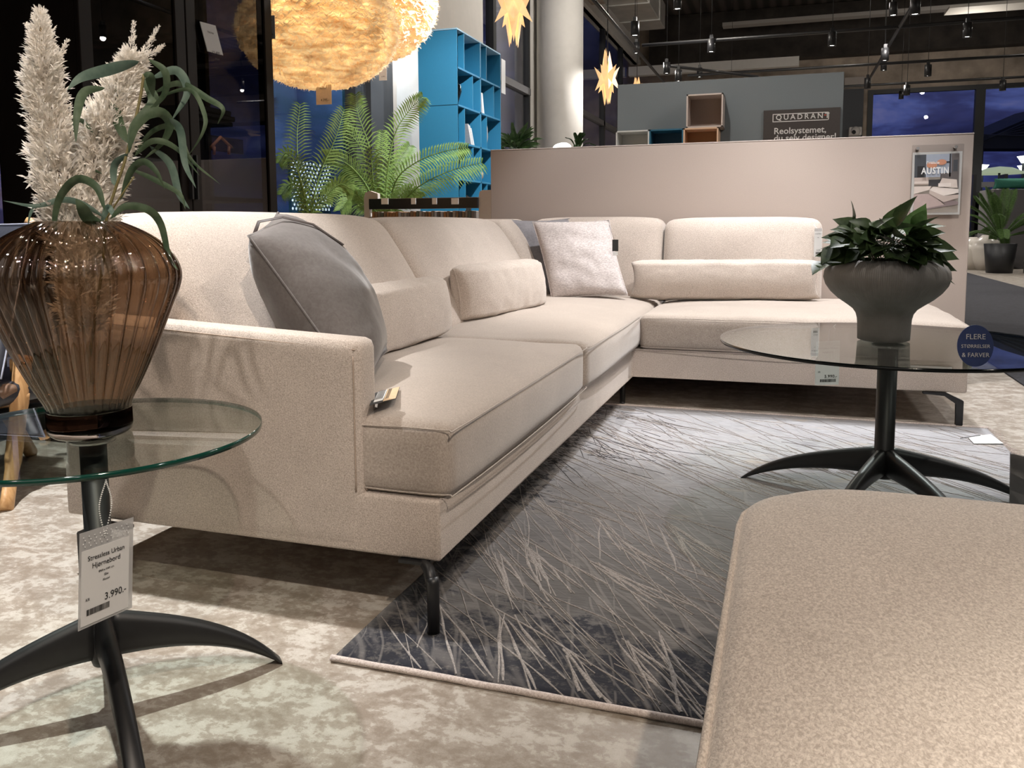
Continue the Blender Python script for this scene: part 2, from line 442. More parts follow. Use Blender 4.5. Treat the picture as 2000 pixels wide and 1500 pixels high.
# ---------------------------------------------------------------- rug
def rug_mat():
    m, nt, b, o = mat('abstract_rug_pile')
    tc = N(nt, 'ShaderNodeTexCoord'); P = tc.outputs['Object']
    sp = N(nt, 'ShaderNodeSeparateXYZ'); nt.links.new(P, sp.inputs[0]); X, Y = sp.outputs[0], sp.outputs[1]
    def lines(rz, sx, sy, lo, hi, seed):
        mp = N(nt, 'ShaderNodeMapping'); mp.inputs['Rotation'].default_value = (0, 0, rz); mp.inputs['Location'].default_value = (seed, seed*.3, 0)
        nt.links.new(P, mp.inputs[0])
        # warp, so the strokes wander
        wn = N(nt, 'ShaderNodeTexNoise'); wn.inputs['Scale'].default_value = 2.2; wn.inputs['Detail'].default_value = 2
        nt.links.new(mp.outputs[0], wn.inputs['Vector'])
        mx = N(nt, 'ShaderNodeVectorMath', operation='MULTIPLY_ADD'); nt.links.new(wn.outputs['Color'], mx.inputs[0]); mx.inputs[1].default_value = (.10, .10, 0); nt.links.new(mp.outputs[0], mx.inputs[2])
        m2 = N(nt, 'ShaderNodeMapping'); m2.inputs['Scale'].default_value = (sx, sy, 1); nt.links.new(mx.outputs[0], m2.inputs[0])
        vo = N(nt, 'ShaderNodeTexVoronoi'); vo.feature = 'DISTANCE_TO_EDGE'; vo.inputs['Scale'].default_value = 1; nt.links.new(m2.outputs[0], vo.inputs['Vector'])
        rp = ramp(nt, [(lo, 1.0), (hi, 0.0)], vo.outputs['Distance']); return rp.outputs[0]
    l1 = lines(R(-33), 13, .9, .012, .034, 0)
    l2 = lines(R(-45), 11, .8, .010, .030, 4.1)
    l3 = lines(R(-18), 9, .8, .008, .022, 9.7)
    brk = ramp(nt, [(.40, 0.0), (.52, 1.0)], noise_n(nt, P, 3.2, 4, .6)).outputs[0]
    brk2 = ramp(nt, [(.42, 0.0), (.5, 1.0)], noise_n(nt, P, 5.5, 3, .6, .4)).outputs[0]
    L = math_(nt, 'MAXIMUM', l1, math_(nt, 'MULTIPLY', l2, brk)); L = math_(nt, 'MAXIMUM', L, math_(nt, 'MULTIPLY', l3, brk2))
    # base tone: dark toward the near and left borders, pale toward the far right
    big = noise_n(nt, P, 2.6, 6, .7, .3); fine = noise_n(nt, P, 60, 4, .8)
    dn = math_(nt, 'SUBTRACT', 1.0, math_(nt, 'MULTIPLY', math_(nt, 'ADD', Y, 0.0), 1.9))      # 1 at near border
    dl = math_(nt, 'SUBTRACT', .62, math_(nt, 'MULTIPLY', X, 2.2))
    edge = math_(nt, 'MAXIMUM', dn, dl)
    mid = noise_n(nt, coords(nt, (1, 1.8, 1)), 11, 6, .75, .3)
    e2 = math_(nt, 'ADD', math_(nt, 'ADD', math_(nt, 'MULTIPLY', edge, .40), math_(nt, 'MULTIPLY', big, .55)), math_(nt, 'ADD', math_(nt, 'MULTIPLY', mid, .95), math_(nt, 'MULTIPLY', fine, .35)))
    e2 = math_(nt, 'MULTIPLY', e2, .7)
    dark = ramp(nt, [(.765, 0.0), (.825, 1.0)], e2).outputs[0]
    pale = math_(nt, 'ADD', math_(nt, 'MULTIPLY', Y, .42), math_(nt, 'MULTIPLY', big, .5))
    basec = ramp(nt, [(.35, (.095, .089, .085)), (.75, (.20, .192, .192)), (1.0, (.40, .40, .42))], pale).outputs[0]
    streak = noise_n(nt, coords(nt, (14, 160, 1)), 1, 3, .7)
    basec = mixc(nt, 1, basec, ramp(nt, [(.35, .68), (.65, 1.15)], streak).outputs[0], 'MULTIPLY')
    och = ramp(nt, [(.58, 0.0), (.72, .5)], noise_n(nt, coords(nt, (1.2, 3.2, 1)), 2.6, 5, .65)).outputs[0]
    och = math_(nt, 'MULTIPLY', och, ramp(nt, [(.5, 0.0), (.9, 1.0)], pale).outputs[0])
    basec = mixc(nt, och, basec, (.50, .38, .24))
    dk = math_(nt, 'MULTIPLY', dark, ramp(nt, [(.36, .3), (.48, 1.0)], fine).outputs[0])
    col = mixc(nt, dk, basec, (.018, .019, .026))
    # dark strokes at the far left, light strokes elsewhere
    far = ramp(nt, [(1.9, 0), (2.2, 1)], None); 
    lc = mixc(nt, .45, basec, (.42, .385, .355))
    col = mixc(nt, math_(nt, 'MULTIPLY', L, .35), col, lc)
    nt.links.new(col, b.inputs['Base Color']); b.inputs['Roughness'].default_value = .95; b.inputs['Specular IOR Level'].default_value = .1
    b.inputs['Sheen Weight'].default_value = .15
    h = math_(nt, 'ADD', math_(nt, 'MULTIPLY', L, 1.2), math_(nt, 'MULTIPLY', streak, .5))
    bump(nt, b, h, .5, .003)
    return m
rug = empty('area_rug', (-.84, 1.405, 0), 'grey and charcoal abstract rug with pale crossing strokes, lying under the sofa and right table', 'rug')
def rugfn(x, y):
    return .007 + .0022*nz((x, y, 0), 1.5)
mb = MB(); nx_, ny_ = 56, 84; vs = {}
for i in range(nx_+1):
    for j in range(ny_+1):
        x = -.84+1.675*i/nx_; y = 1.405+2.515*j/ny_
        ex = .004*nz((x, y, 0), 3, 2)
        vs[i, j] = mb.bm.verts.new((x+(ex if i in (0, nx_) else 0), y+(ex if j in (0, ny_) else 0), rugfn(x, y)))
for i in range(nx_):
    for j in range(ny_): mb.bm.faces.new((vs[i, j], vs[i+1, j], vs[i+1, j+1], vs[i, j+1])).smooth = True
ring = [vs[i, 0] for i in range(nx_)]+[vs[nx_, j] for j in range(ny_)]+[vs[i, ny_] for i in range(nx_, 0, -1)]+[vs[0, j] for j in range(ny_, 0, -1)]
low = [mb.bm.verts.new((v.co.x, v.co.y, .0005)) for v in ring]
for k in range(len(ring)): mb.bm.faces.new((ring[k], low[k], low[(k+1) % len(low)], ring[(k+1) % len(ring)]))
rr = random.Random(21)
def ribbon(x, y, ang, L, w, mi):
    n = max(5, int(L/.03)); L0 = []; cur = rr.uniform(-.5, .5); ph = rr.uniform(0, 9)
    px_, py_ = x, y; a = R(ang)
    for k in range(n+1):
        t = k/n
        aa = a + cur*.22*(t-.5)*2 + .05*math.sin(ph+t*9)
        if k: px_ += math.cos(aa)*L/n; py_ += math.sin(aa)*L/n
        if not (-.833 < px_ < .828 and 1.41 < py_ < 3.914): break
        ww = w*(.55+.45*math.sin(math.pi*min(1, t*1.02)))*(1+.35*math.sin(k*1.7+ph))
        nx2, ny2 = -math.sin(aa)*ww, math.cos(aa)*ww
        z = rugfn(px_, py_)
        L0.append([mb.bm.verts.new((px_+nx2*u, py_+ny2*u, z+h_)) for u, h_ in ((-1, .0002), (-.6, .0016), (.6, .0016), (1, .0002))])
    for r0, r1 in zip(L0, L0[1:]):
        for k in range(3):
            f = mb.bm.faces.new((r0[k], r1[k], r1[k+1], r0[k+1])); f.material_index = mi; f.smooth = True
for i in range(240):
    x, y = rr.uniform(-1.1, .75), rr.uniform(1.45, 4.0)
    x = max(x, -.832); dn_ = max(0, min(1, (y-1.4)/2.2))
    ribbon(x, y, rr.gauss(-49, 7), rr.uniform(.25, .9), rr.uniform(.0011, .0022), 1)
for i in range(34):          # fans near the front border
    x, y = rr.uniform(-.83, .3), rr.uniform(1.55, 2.5); a0 = rr.uniform(-66, -40)
    for j in range(rr.randint(3, 6)): ribbon(x+rr.uniform(-.02, .02), y+rr.uniform(-.02, .02), a0+rr.gauss(0, 8), rr.uniform(.18, .4), rr.uniform(.0018, .0040), 1)
for i in range(60): ribbon(rr.uniform(-.82, .7), rr.uniform(1.5, 3.8), rr.gauss(-22, 6), rr.uniform(.12, .4), rr.uniform(.0008, .0016), 1)
for i in range(42): ribbon(rr.uniform(-.82, -.50), rr.uniform(2.9, 3.9), rr.gauss(-45, 16), rr.uniform(.1, .35), rr.uniform(.0009, .0018), 2)
mb.build('pile', [rug_mat(), fabric('rug_pale_stroke', (.20, .18, .165), (.40, .365, .34), 220, .2, dist=.001), fabric('rug_dark_stroke', (.05, .048, .05), (.10, .095, .095), 220, .1, dist=.001)], rug, recalc=False)
BIND = fabric('rug_binding', (.50, .42, .38), (.74, .66, .61), 260, .2, dist=.003)
for y in (1.402, 3.922):
    mb = MB(); mb.tube([(-.846+1.687*k/60, y+.003*nz((k*.03, y, 0), 8, 2), .0075+.0015*nz((k*.1, 1, 0), 4)) for k in range(61)], [.0065+.001*nz((k*.37, y, 2), 3) for k in range(61)], 6); mb.build('border_binding', BIND, rug)
# fringe strands at the far right edge
mb = MB()
for k in range(90):
    y = 2.9+1.02*k/90; a = random.uniform(-.5, .5); l = random.uniform(.02, .05)
    mb.tube([(.833, y, .006), (.833+l*.5, y+a*.01, .009), (.833+l, y+a*.03, .003)], [.0016, .0014, .0006], 4)
f = mb.build('fringe', BIND, rug); f['kind'] = 'stuff'

# ---------------------------------------------------------------- sofa
sofa = empty('corner_sofa', (-.686, 3.93, 0), 'large cream and beige L-shaped corner sofa with black metal legs', 'sofa')
def base_bm():
    mb = MB()
    return mb
pts = [(-1.71, 1.59), (-.686, 1.59), (-.686, 3.93), (.755, 3.93), (.755, 4.97), (-1.71, 4.97)]
mb = MB(); mb.prism(pts, 'z', .15, .285)
bmesh.ops.bevel(mb.bm, geom=mb.bm.edges[:], offset=.009, segments=3, profile=.5, affect='EDGES')
mb.build('seat_frame', BEIGE, sofa, smooth=True)
# side arm (the outer side faces the camera): arm panel with sloping top
def armfn(p, u):
    k = (p.x+1.71)/.84
    if p.z > .4: p.z += (.665-.04*k - .65)*(p.z-.4)/.25
    p.z += 0; return p
bm = soft_box(-1.71, -.868, 1.588, 1.672, .152, .65, .022, .028, armfn)
mb = MB(); mb.add(bm)
arm = mb.build('armrest', BEIGE, sofa, recalc=False)
mb = MB(); a = [(-.872-.01, 1.5875, z) for z in [.29+.02*i for i in range(16)]] 
mb.tube([(-1.70+.02*i, 1.5905, .6465-.0467*(i*.02/.84)+.0035) for i in range(42)], .0018, 6)
mb.tube([(-.884, 1.588, .29+.02*i) for i in range(16)], .0018, 6)
mb.build('seam', SEAM, arm)
# seat cushions: crown and front roll
def seatfn(x0, x1, y0, y1, seed, crown=.035, front='x+'):
    def fn(p, u):
        top = max(0, u.z)
        k = (1-u.x**4)*(1-u.y**4)
        p = p.copy()
        if u.z > 0: p.z += crown*k*top + .006*nz(p, 4, seed)*top
        else: p.z += 0
        bul = (1-u.z**2)
        if front == 'x+': p.x += (.012*bul*(1-u.y**2))*(1 if u.x > 0 else 0) - .010*(abs(u.y)**8)*(1 if u.x > .8 else 0)
        else: p.y -= (.012*bul*(1-u.x**2))*(1 if u.y < 0 else 0)
        return p
    return fn
def cushion_part(name, x0, x1, y0, y1, z0, z1, r, fn, m, par, div=.03):
    mb = MB(); mb.add(soft_box(x0, x1, y0, y1, z0, z1, r, div, fn)); return mb.build(name, m, par, recalc=False)
def rim_seam(x0, x1, y0, y1, z, fn_z, par, r=.03, side='x+'):
    pts = []
    for k in range(40):
        pass
s1 = cushion_part('seat_cushion', -1.66, -.662, 1.600, 2.872, .282, .452, .03, seatfn(0, 0, 0, 0, 1), BEIGE_SEAT, sofa)
s2 = cushion_part('seat_cushion', -1.66, -.655, 2.878, 4.92, .282, .452, .03, seatfn(0, 0, 0, 0, 2, .04), BEIGE_SEAT, sofa)
s3 = cushion_part('seat_cushion', -.648, .760, 3.915, 4.955, .282, .447, .03, seatfn(0, 0, 0, 0, 3, .032, 'y-'), BEIGE_SEAT, sofa)
def piping(par, pts, name='piping'):
    mb = MB(); mb.tube(bez(pts, 60), .0017, 6); mb.build(name, BEIGE_SEAT, par)
piping(s1, [(-.875, 1.600, .437), (-.77, 1.600, .440), (-.672, 1.606, .438), (-.658, 1.65, .438), (-.652, 2.2, .442), (-.656, 2.80, .440), (-.664, 2.865, .438)])
piping(s1, [(-.875, 1.601, .297), (-.77, 1.600, .296), (-.672, 1.606, .297), (-.658, 1.65, .297), (-.652, 2.2, .294), (-.656, 2.80, .297), (-.664, 2.865, .297)])
piping(s2, [(-.660, 2.885, .438), (-.650, 2.95, .440), (-.644, 3.5, .443), (-.648, 3.95, .440)])
piping(s3, [(-.640, 3.917, .432), (-.5, 3.912, .435), (0.05, 3.902, .437), (.70, 3.912, .434), (.752, 3.922, .432), (.762, 3.98, .432), (.765, 4.4, .433), (.762, 4.9, .432)])
piping(s3, [(-.640, 3.917, .297), (-.5, 3.912, .296), (0.05, 3.902, .294), (.70, 3.912, .297), (.752, 3.922, .297)])
# back frames
MB().box(-1.712, -1.655, 1.60, 4.97, .16, .70, .02, 3).build('back_frame', BEIGE, sofa, smooth=True)
MB().box(-1.60, .20, 4.94, 4.985, .16, .70, .02, 3).build('back_frame', BEIGE, sofa, smooth=True)
# back cushions, leaning
def backX(y0, y1, seed):
    def fn(p, u):
        p = p.copy(); t = (p.z-.45)/.46
        xf = -1.235 - .25*t - .03*t*t; xb = -1.655 - .02*t
        s = (u.x+1)/2
        p.x = xb + (xf-xb)*s
        k = (1-u.y**4)*(1-u.z**4)
        if u.x > 0: p.x += .035*k*u.x + .012*nz(p, 5, seed)*k
        if u.z > 0: p.z += .012*(1-u.y**4)*u.z - .012*abs(u.y)**6*u.z
        return p
    return fn
b1 = cushion_part('back_cushion', -1.655, -1.235, 1.665, 2.985, .44, .905, .055, backX(0, 0, 11), BEIGE, sofa)
b2 = cushion_part('back_cushion', -1.655, -1.235, 2.995, 4.375, .44, .902, .055, backX(0, 0, 12), BEIGE, sofa)
b3 = cushion_part('back_cushion', -1.655, -1.235, 4.385, 4.93, .44, .900, .055, backX(0, 0, 13), BEIGE, sofa)
def backY(seed):
    def fn(p, u):
        p = p.copy(); t = (p.z-.45)/.46
        yf = 4.66 + .13*t; yb = 4.965
        s = (u.y+1)/2
        p.y = yf + (yb-yf)*s
        k = (1-u.x**4)*(1-u.z**4)
        if u.y < 0: p.y -= .035*k*(-u.y) + .012*nz(p, 5, seed)*k
        if u.z > 0: p.z += .010*(1-u.x**4)*u.z - .010*abs(u.x)**6*u.z
        return p
    return fn
b4 = cushion_part('back_cushion', -1.44, -.662, 4.66, 4.965, .44, .912, .05, backY(21), BEIGE, sofa)
b5 = cushion_part('back_cushion', -.655, .190, 4.66, 4.965, .44, .905, .05, backY(22), BEIGE, sofa)
# legs
def leg(x, y, dx, dy):
    mb = MB(); d = Vector((dx, dy, 0))
    mb.tube([(x, y, .007), (x, y, .12), Vector((x, y, .128))+d*.004], .0135, 14)
    c = Vector((x, y, .12))
    mb.tube([c-Vector((0, 0, .02)), c+d*.025+Vector((0, 0, .02)), c+d*.09+Vector((0, 0, .028))], [.014, .013, .010], 8)
    mb.box(x+dx*.08-.035, x+dx*.08+.035, y+dy*.08-.035, y+dy*.08+.035, .143, .150)
    mb.tube([(x, y, 0.0), (x, y, .009)], .0135, 14)
    return mb.build('leg', BLACK, sofa)
def bracket_leg(x, y, sx):
    mb = MB()
    w = .012
    mb.prism([(x, 0), (x+sx*.028, 0), (x+sx*.028, .105), (x+sx*.075, .138), (x+sx*.16, .140), (x+sx*.16, .150), (x+sx*.07, .150), (x, .118)], 'y', y-w, y+w)
    bmesh.ops.bevel(mb.bm, geom=mb.bm.edges[:], offset=.002, segments=2, affect='EDGES')
    return mb.build('leg', BLACK, sofa)
leg(-.690, 1.560, -.7, .7)
bracket_leg(-1.655, 1.575, 1)
bracket_leg(.742, 3.93, -1)
bracket_leg(-1.655, 4.9, 1); bracket_leg(.742, 4.88, -1); leg(-.74, 4.0, -.5, .5)

# ---------------------------------------------------------------- loose cushions
def cushion(name, label, q, t, m, seed, pinch=.07, piping_m=None, tag_fn=None, wr=.012, group=None, pw=.42, pip=.003):
    bm, rim = pillow(*q, t, seed=seed, pinch=pinch, wr=wr, pw=pw)
    c = (Vector(q[2])+Vector(q[3]))/2
    root = empty(name, c, label, 'cushion', group)
    mb = MB(); mb.add(bm); cover = mb.build('cover', m, root, recalc=True)
    mb = MB(); mb.tube(rim, pip, 6, closed=True); mb.build('seam', piping_m or m, cover)
    return root, cover
# tall charcoal cushion against the arm
A = Vector((-1.245, 1.735, .850)); B = Vector((-1.43, 2.14, .915)); Cq = Vector((-.935, 1.72, .475)); D = Vector((-1.08, 2.14, .515))
ch, chc = cushion('scatter_cushion', 'large charcoal grey velvet cushion leaning in the corner by the near armrest', (A, B, Cq, D), .25, CHAR, 31, .05, CHAR, pw=.5)
mb = MB()
n_ = (B-A).cross(Cq-A).normalized()
e1 = (Cq-A).normalized(); e2 = (B-A).normalized()
strap = bez([A+e2*.14-n_*.075*-1+e1*.02, A+e2*.16+e1*-.012, A+e2*.19+e1*.03-n_*.06, A+e2*.22+e1*.17-n_*.132], 20)
BROWN = plain('dark_brown_strap', (.035, .022, .018), .6)
mb.tube([A+e2*.165+e1*.02+n_*.045, A+e2*.18-e1*.012, A+e2*.20+e1*.02-n_*.055, A+e2*.235+e1*.09-n_*.103, A+e2*.26+e1*.19-n_*.132], .010, 8, flat=.18)
mb.build('strap', BROWN, ch)
# hang tag on the seat
tg = Vector((-.915, 1.70, .500))
mb = MB(); x_ = Vector((.9, .42, .02)).normalized(); y_ = Vector((-.42, .9, .03)).normalized()
TG = on('z', .484, 721, 792)
xx = (on('z', .484, 773, 779)-TG); yy = (on('z', .484, 733, 767)-TG)
card(mb, TG+yy, xx, yy, xx.length, yy.length, .0008, 0)
ct = mb.build('hang_tag', [INK], ch)
x_n = xx.normalized(); u_n = Vector((0, 0, .0008)); yl = yy.length
mb = MB(); card(mb, TG+yy+x_n*.010+u_n, xx, yy, .030, yl*.85, .0006); card(mb, TG+yy+x_n*.042+u_n, xx, yy, max(.014, xx.length-.043), yl*.97, .0006, 1)
pt = mb.build('print', [PAPER, KRAFT], ct)
mb = MB()
for k in range(10):
    card(mb, TG+yy+xx.normalized()*(.012+.0026*k)+Vector((0, 0, .0016)), xx, yy, .0012, yl*.7, .0004)
for k in range(5):
    card(mb, TG+yy+xx.normalized()*(.046+.0026*k)+Vector((0, 0, .0016)), xx, yy, .0010, yl*.8, .0004)
mb.build('barcode', INK, ct)

def roll(name, label, p0, p1, h, d, m, seed, lean=Vector((1, 0, 0)), z0=.475, group='long lumbar cushions on the sofa'):
    p0, p1 = Vector(p0), Vector(p1)
    ax = (p1-p0).normalized(); root = empty(name, (p0+p1)/2, label, 'cushion', group)
    L = (p1-p0).length; front = lean.normalized(); upv = Vector((0, 0, 1))
    bm = grid_box(1, 1, 1, 44, 12, 12)
    for v in bm.verts:
        u = v.co.copy()
        # round cross section
        a, b = u.y, u.z
        m_ = max(abs(a), abs(b))
        if m_ > 1e-6:
            l = math.hypot(a, b); f = m_/l; f = f*.62+.38*1.0; a, b = a*f, b*f
        e = abs(u.x)
        tp = (1-e**10)**.5*.82+.18 if e < 1 else .18
        thin = (1-e**6)*.75+.25
        pu = p0 + ax*(L*(u.x*.5+.5)) 
        wob = .012*nz((u.x*4, a*2, b*2), 2, seed) + .006*nz((u.x*14, a*3, b*3), 2, seed+1)
        k = (1+wob*3)
        pos = pu + front*(a*d/2*thin*k) + upv*(b*h/2*((1-e**10)*.12+.88)*k) + upv*(h/2)
        if e > .97: pos -= ax*math.copysign(1, u.x)*(.0 + .02*(1-(abs(b))**2))
        # lean the top away from the sitter
        pos -= front*(.12*(b*h/2))
        v.co = pos
    for f in bm.faces: f.smooth = True
    mb = MB(); mb.add(bm); cv = mb.build('cover', m, root)
    for s in (0, 1):
        e = p0 if s == 0 else p1
        mb = MB(); sg = -1 if s == 0 else 1
        mb.tube([e + ax*sg*.001 - front*(.12*b*h/2) + upv*(h/2+b*h/2*.88) - ax*sg*.02*(1-b*b) for b in [-1+.125*i for i in range(17)]], .0035, 6)
        mb.build('seam', m, cv)
    return root
roll('lumbar_cushion', 'beige lumbar cushion half hidden behind the charcoal cushion', (-1.19, 1.80, .478), (-1.20, 2.86, .478), .215, .15, BEIGE, 1)
roll('lumbar_cushion', 'beige lumbar cushion in the middle of the long sofa side', (-1.26, 3.13, .478), (-1.15, 3.95, .478), .235, .16, BEIGE, 2)
roll('lumbar_cushion', 'very long cream lumbar cushion on the short sofa side under the partition', (-.79, 4.50, .470), (.175, 4.58, .478), .215, .17, BEIGE, 3, Vector((0, -1, 0)))
q = (on('y', 4.62, 990, 429), on('y', 4.80, 1112, 427), on('y', 4.42, 1013, 583), on('y', 4.52, 1150, 580))
q = (q[0], q[1], q[2], q[3])
cushion('scatter_cushion', 'bluish grey velvet cushion behind the pale woven one in the sofa corner', q, .15, VELV, 5, .06)
q = (on('y', 4.50, 1040, 433), on('y', 4.62, 1190, 430), on('y', 4.28, 1078, 586), on('y', 4.34, 1226, 577))
lg, lgc = cushion('scatter_cushion', 'pale grey coarsely woven square cushion in the sofa corner', q, .15, LGREY, 8, .05, wr=.02)
mb = MB(); P0 = on('y', 4.40, 1196, 468); P0b = on('y', 4.40, 1207, 468)
card(mb, P0, (1, .2, 0), (0, 0, 1), .032, .062, .001)
hb = mb.build('hang_tag', INK, lg)
mb = MB(); card(mb, P0-Vector((-.004, .002, .064)), (1, .2, 0), (0, 0, 1), .026, .02, .001); mb.build('label_strip', PAPER, hb)
mb = MB(); mb.tube([on('y', 4.5, 1190, 440), on('y', 4.45, 1195, 455), P0+Vector((.01, 0, 0))], .0008, 4); mb.build('string', INK, hb)

# ---------------------------------------------------------------- glass tables
def table(hub, T, rad, legs, rleg, label, rp, edge):
    hx, hy = hub
    root = empty('glass_side_table', (hx, hy, 0), label, 'table', )
    th = .010
    mb = MB(); seg = 128
    top = [mb.bm.verts.new((hx+rad*math.cos(2*math.pi*k/seg), hy+rad*math.sin(2*math.pi*k/seg), T)) for k in range(seg)]
    bot = [mb.bm.verts.new((v.co.x, v.co.y, T-th)) for v in top]
    mb.bm.faces.new(top); mb.bm.faces.new(bot[::-1])
    for k in range(seg):
        f = mb.bm.faces.new((top[k], bot[k], bot[(k+1) % seg], top[(k+1) % seg])); f.material_index = 1; f.smooth = True
    mb.build('glass_top', [GLASS, edge], root)
    mb = MB()
    mb.tube([(hx, hy, .15), (hx, hy, .151), (hx, hy, T-th-.006)], [rp*1.02, rp, rp*1.0], 28)
    mb.build('post', BLACK, root)
    mb = MB(); mb.lathe([(0, .078), (rp*.9, .078), (rp*1.02, .088), (rp*1.03, .149), (0, .149)], (hx, hy, 0), 28)
    mb.build('hub', BLACK, root)
    mb = MB(); mb.lathe([(0, T-th-.010), (rp*1.7, T-th-.008), (rp*1.7, T-th), (0, T-th)], (hx, hy, 0), 32); mb.build('mounting_plate', SILVER, root)
    for a in legs:
        d = Vector((math.cos(R(a)), math.sin(R(a)), 0)); s = Vector((-d.y, d.x, 0))
        mb = MB(); rings = []
        n = 18
        for i in range(n+1):
            u = i/n; r = rp*.5 + (rleg-rp*.5)*u
            zt = .148*(1-u**1.9)+.018*u**.5 if u > 0 else .148
            zt = .146 - .128*u**1.7 - .010*math.exp(-((u-.0)/.12)**2)*0
            zt = .146 - .050*(1-math.exp(-u*5))*1.0 - .078*u**2.6
            zb = .088 - .070*u**2.2*1.0
            zb = max(.0, .088 - .02*math.exp(-((u-.35)/.3)**2)*0 - .088*u**2.4)
            zb = .086*(1-u**2.6)
            zt = zb + (.060*(1-u)**1.6 + .026*(1-u**6) + .006)
            w = rp*.62*(1-u)+.0125*u + .003
            c = Vector((hx, hy, 0))+d*r
            zc, hz_ = (zt+zb)/2, (zt-zb)/2
            ring_ = []
            for k in range(12):
                an = 2*math.pi*k/12
                cx = math.copysign(abs(math.cos(an))**.8, math.cos(an)); sz = math.copysign(abs(math.sin(an))**.8, math.sin(an))
                ring_.append(mb.bm.verts.new(c + s*(w*cx) + Vector((0, 0, zc+hz_*sz))))
            rings.append(ring_)
        for p, q in zip(rings, rings[1:]):
            for k in range(12): mb.bm.faces.new((p[k], p[(k+1) % 12], q[(k+1) % 12], q[k])).smooth = True
        mb.bm.faces.new(rings[0][::-1]); mb.bm.faces.new(rings[-1])
        mb.build('leg', BLACK, root)
    return root
TL = .51
tabL = table((-1.165, 1.148), TL, .290, (45, 135, -38, -133), .315, 'small round glass side table with black star base, holding the amber vase', .0225, GEDGE)
tabR = table((.312, 2.79), TL, .505, (165, 14, -62, -115), .45, 'larger round glass coffee table with black star base, holding the grey pot', .029, GEDGE2)

# ---------------------------------------------------------------- amber vase
def amber():
    m, nt, b, o = mat('amber_glass')
    nt.nodes.remove(b)
    lw = N(nt, 'ShaderNodeLayerWeight'); lw.inputs['Blend'].default_value = .5
    r = ramp(nt, [(0, (.66, .55, .45)), (.45, (.54, .425, .33)), (.8, (.27, .19, .13)), (1, (.10, .065, .045))], lw.outputs['Facing'])
    t = N(nt, 'ShaderNodeBsdfTransparent'); nt.links.new(r.outputs[0], t.inputs[0])
    rf = N(nt, 'ShaderNodeBsdfRefraction'); nt.links.new(r.outputs[0], rf.inputs[0]); rf.inputs['IOR'].default_value = 1.12; rf.inputs['Roughness'].default_value = 0
    m0 = N(nt, 'ShaderNodeMixShader'); m0.inputs[0].default_value = .30
    nt.links.new(t.outputs[0], m0.inputs[1]); nt.links.new(rf.outputs[0], m0.inputs[2])
    g = N(nt, 'ShaderNodeBsdfGlossy'); g.inputs['Roughness'].default_value = .03; g.inputs[0].default_value = (1, .95, .9, 1)
    p5 = math_(nt, 'POWER', lw.outputs['Facing'], 4.0)
    f = math_(nt, 'MINIMUM', math_(nt, 'ADD', math_(nt, 'MULTIPLY', p5, .85), .08), .9)
    mx = N(nt, 'ShaderNodeMixShader'); nt.links.new(f, mx.inputs[0]); nt.links.new(m0.outputs[0], mx.inputs[1]); nt.links.new(g.outputs[0], mx.inputs[2])
    nt.links.new(mx.outputs[0], o.inputs[0])
    return m
AMB = amber()
vx, vy = -1.155, 1.135
pxp = [(432, 70), (440, 88), (450, 108), (465, 132), (485, 153), (507, 167), (530, 175), (550, 175), (580, 166), (617, 150), (683, 125), (743, 98), (778, 80), (790, 76), (797, 76)]
vase = empty('vase', (vx, vy, TL), 'large ribbed amber glass vase with narrow foot on the left glass table', 'vase')
def zof(py): return on('y', vy, 168, py).z
k_ = 1.455/F
prof = [(r*k_, zof(py)) for py, r in pxp]
pr2 = []
for i in range(len(prof)-1):
    for j in range(3):
        t = j/3; pr2.append((prof[i][0]*(1-t)+prof[i+1][0]*t, prof[i][1]*(1-t)+prof[i+1][1]*t))
pr2.append(prof[-1])
# smooth the profile
for _ in range(3):
    pr2 = [pr2[0]]+[((pr2[i-1][0]+2*pr2[i][0]+pr2[i+1][0])/4, (pr2[i-1][1]+2*pr2[i][1]+pr2[i+1][1])/4) for i in range(1, len(pr2)-1)]+[pr2[-1]]
ztop, zbot = pr2[0][1], pr2[-1][1]
def flute(r, z, a):
    z = zbot if False else z
    t = (z-zbot)/(ztop-zbot); k = max(0, min(1, t*9))
    return r*(1+.034*k*(abs(math.cos(a*17))*2-1))
mb = MB(); mb.lathe(pr2, (vx, vy, 0), 272, rfun=flute)
inner = [(max(.004, r-.0045), z) for r, z in pr2]
inner[-1] = (inner[-1][0], zbot+.002)
mb.lathe(inner[::-1], (vx, vy, 0), 272, mi=1)
# join rims: top ring and bottom cap
mb.bm.verts.ensure_lookup_table()
nv = len(pr2)*272
for k in range(272):
    k2 = (k+1) % 272
    mb.bm.faces.new((mb.bm.verts[k], mb.bm.verts[k2], mb.bm.verts[nv+(len(inner)-1)*272+k2], mb.bm.verts[nv+(len(inner)-1)*272+k]))
mb.bm.faces.new([mb.bm.verts[(len(pr2)-1)*272+k] for k in range(272)])
mb.bm.faces.new([mb.bm.verts[nv+k] for k in range(272)][::-1])
mb.build('fluted_bowl', [AMB, thin_glass('inner_amber', (.93, .88, .82), .02, .6)], vase, smooth=True)
def footm():
    m, nt, b, o = mat('thick_amber_foot')
    nt.nodes.remove(b)
    g = N(nt, 'ShaderNodeBsdfGlass'); g.inputs['IOR'].default_value = 1.45
    sp = N(nt, 'ShaderNodeSeparateXYZ'); nt.links.new(coords(nt), sp.inputs[0])
    r = ramp(nt, [(.0135, (.86, .83, .82)), (.019, (.06, .035, .025))], sp.outputs[2])
    nt.links.new(r.outputs[0], g.inputs['Color']); nt.links.new(g.outputs[0], o.inputs[0])
    return m
fz = zbot
mb = MB(); mb.lathe([(0, TL+.0006), (.060, TL+.0006), (.067, TL+.006), (.069, TL+.016), (.0688, fz-.006), (.068, fz+.0), (.064, fz+.003), (0, fz+.003)], (vx, vy, 0), 96)
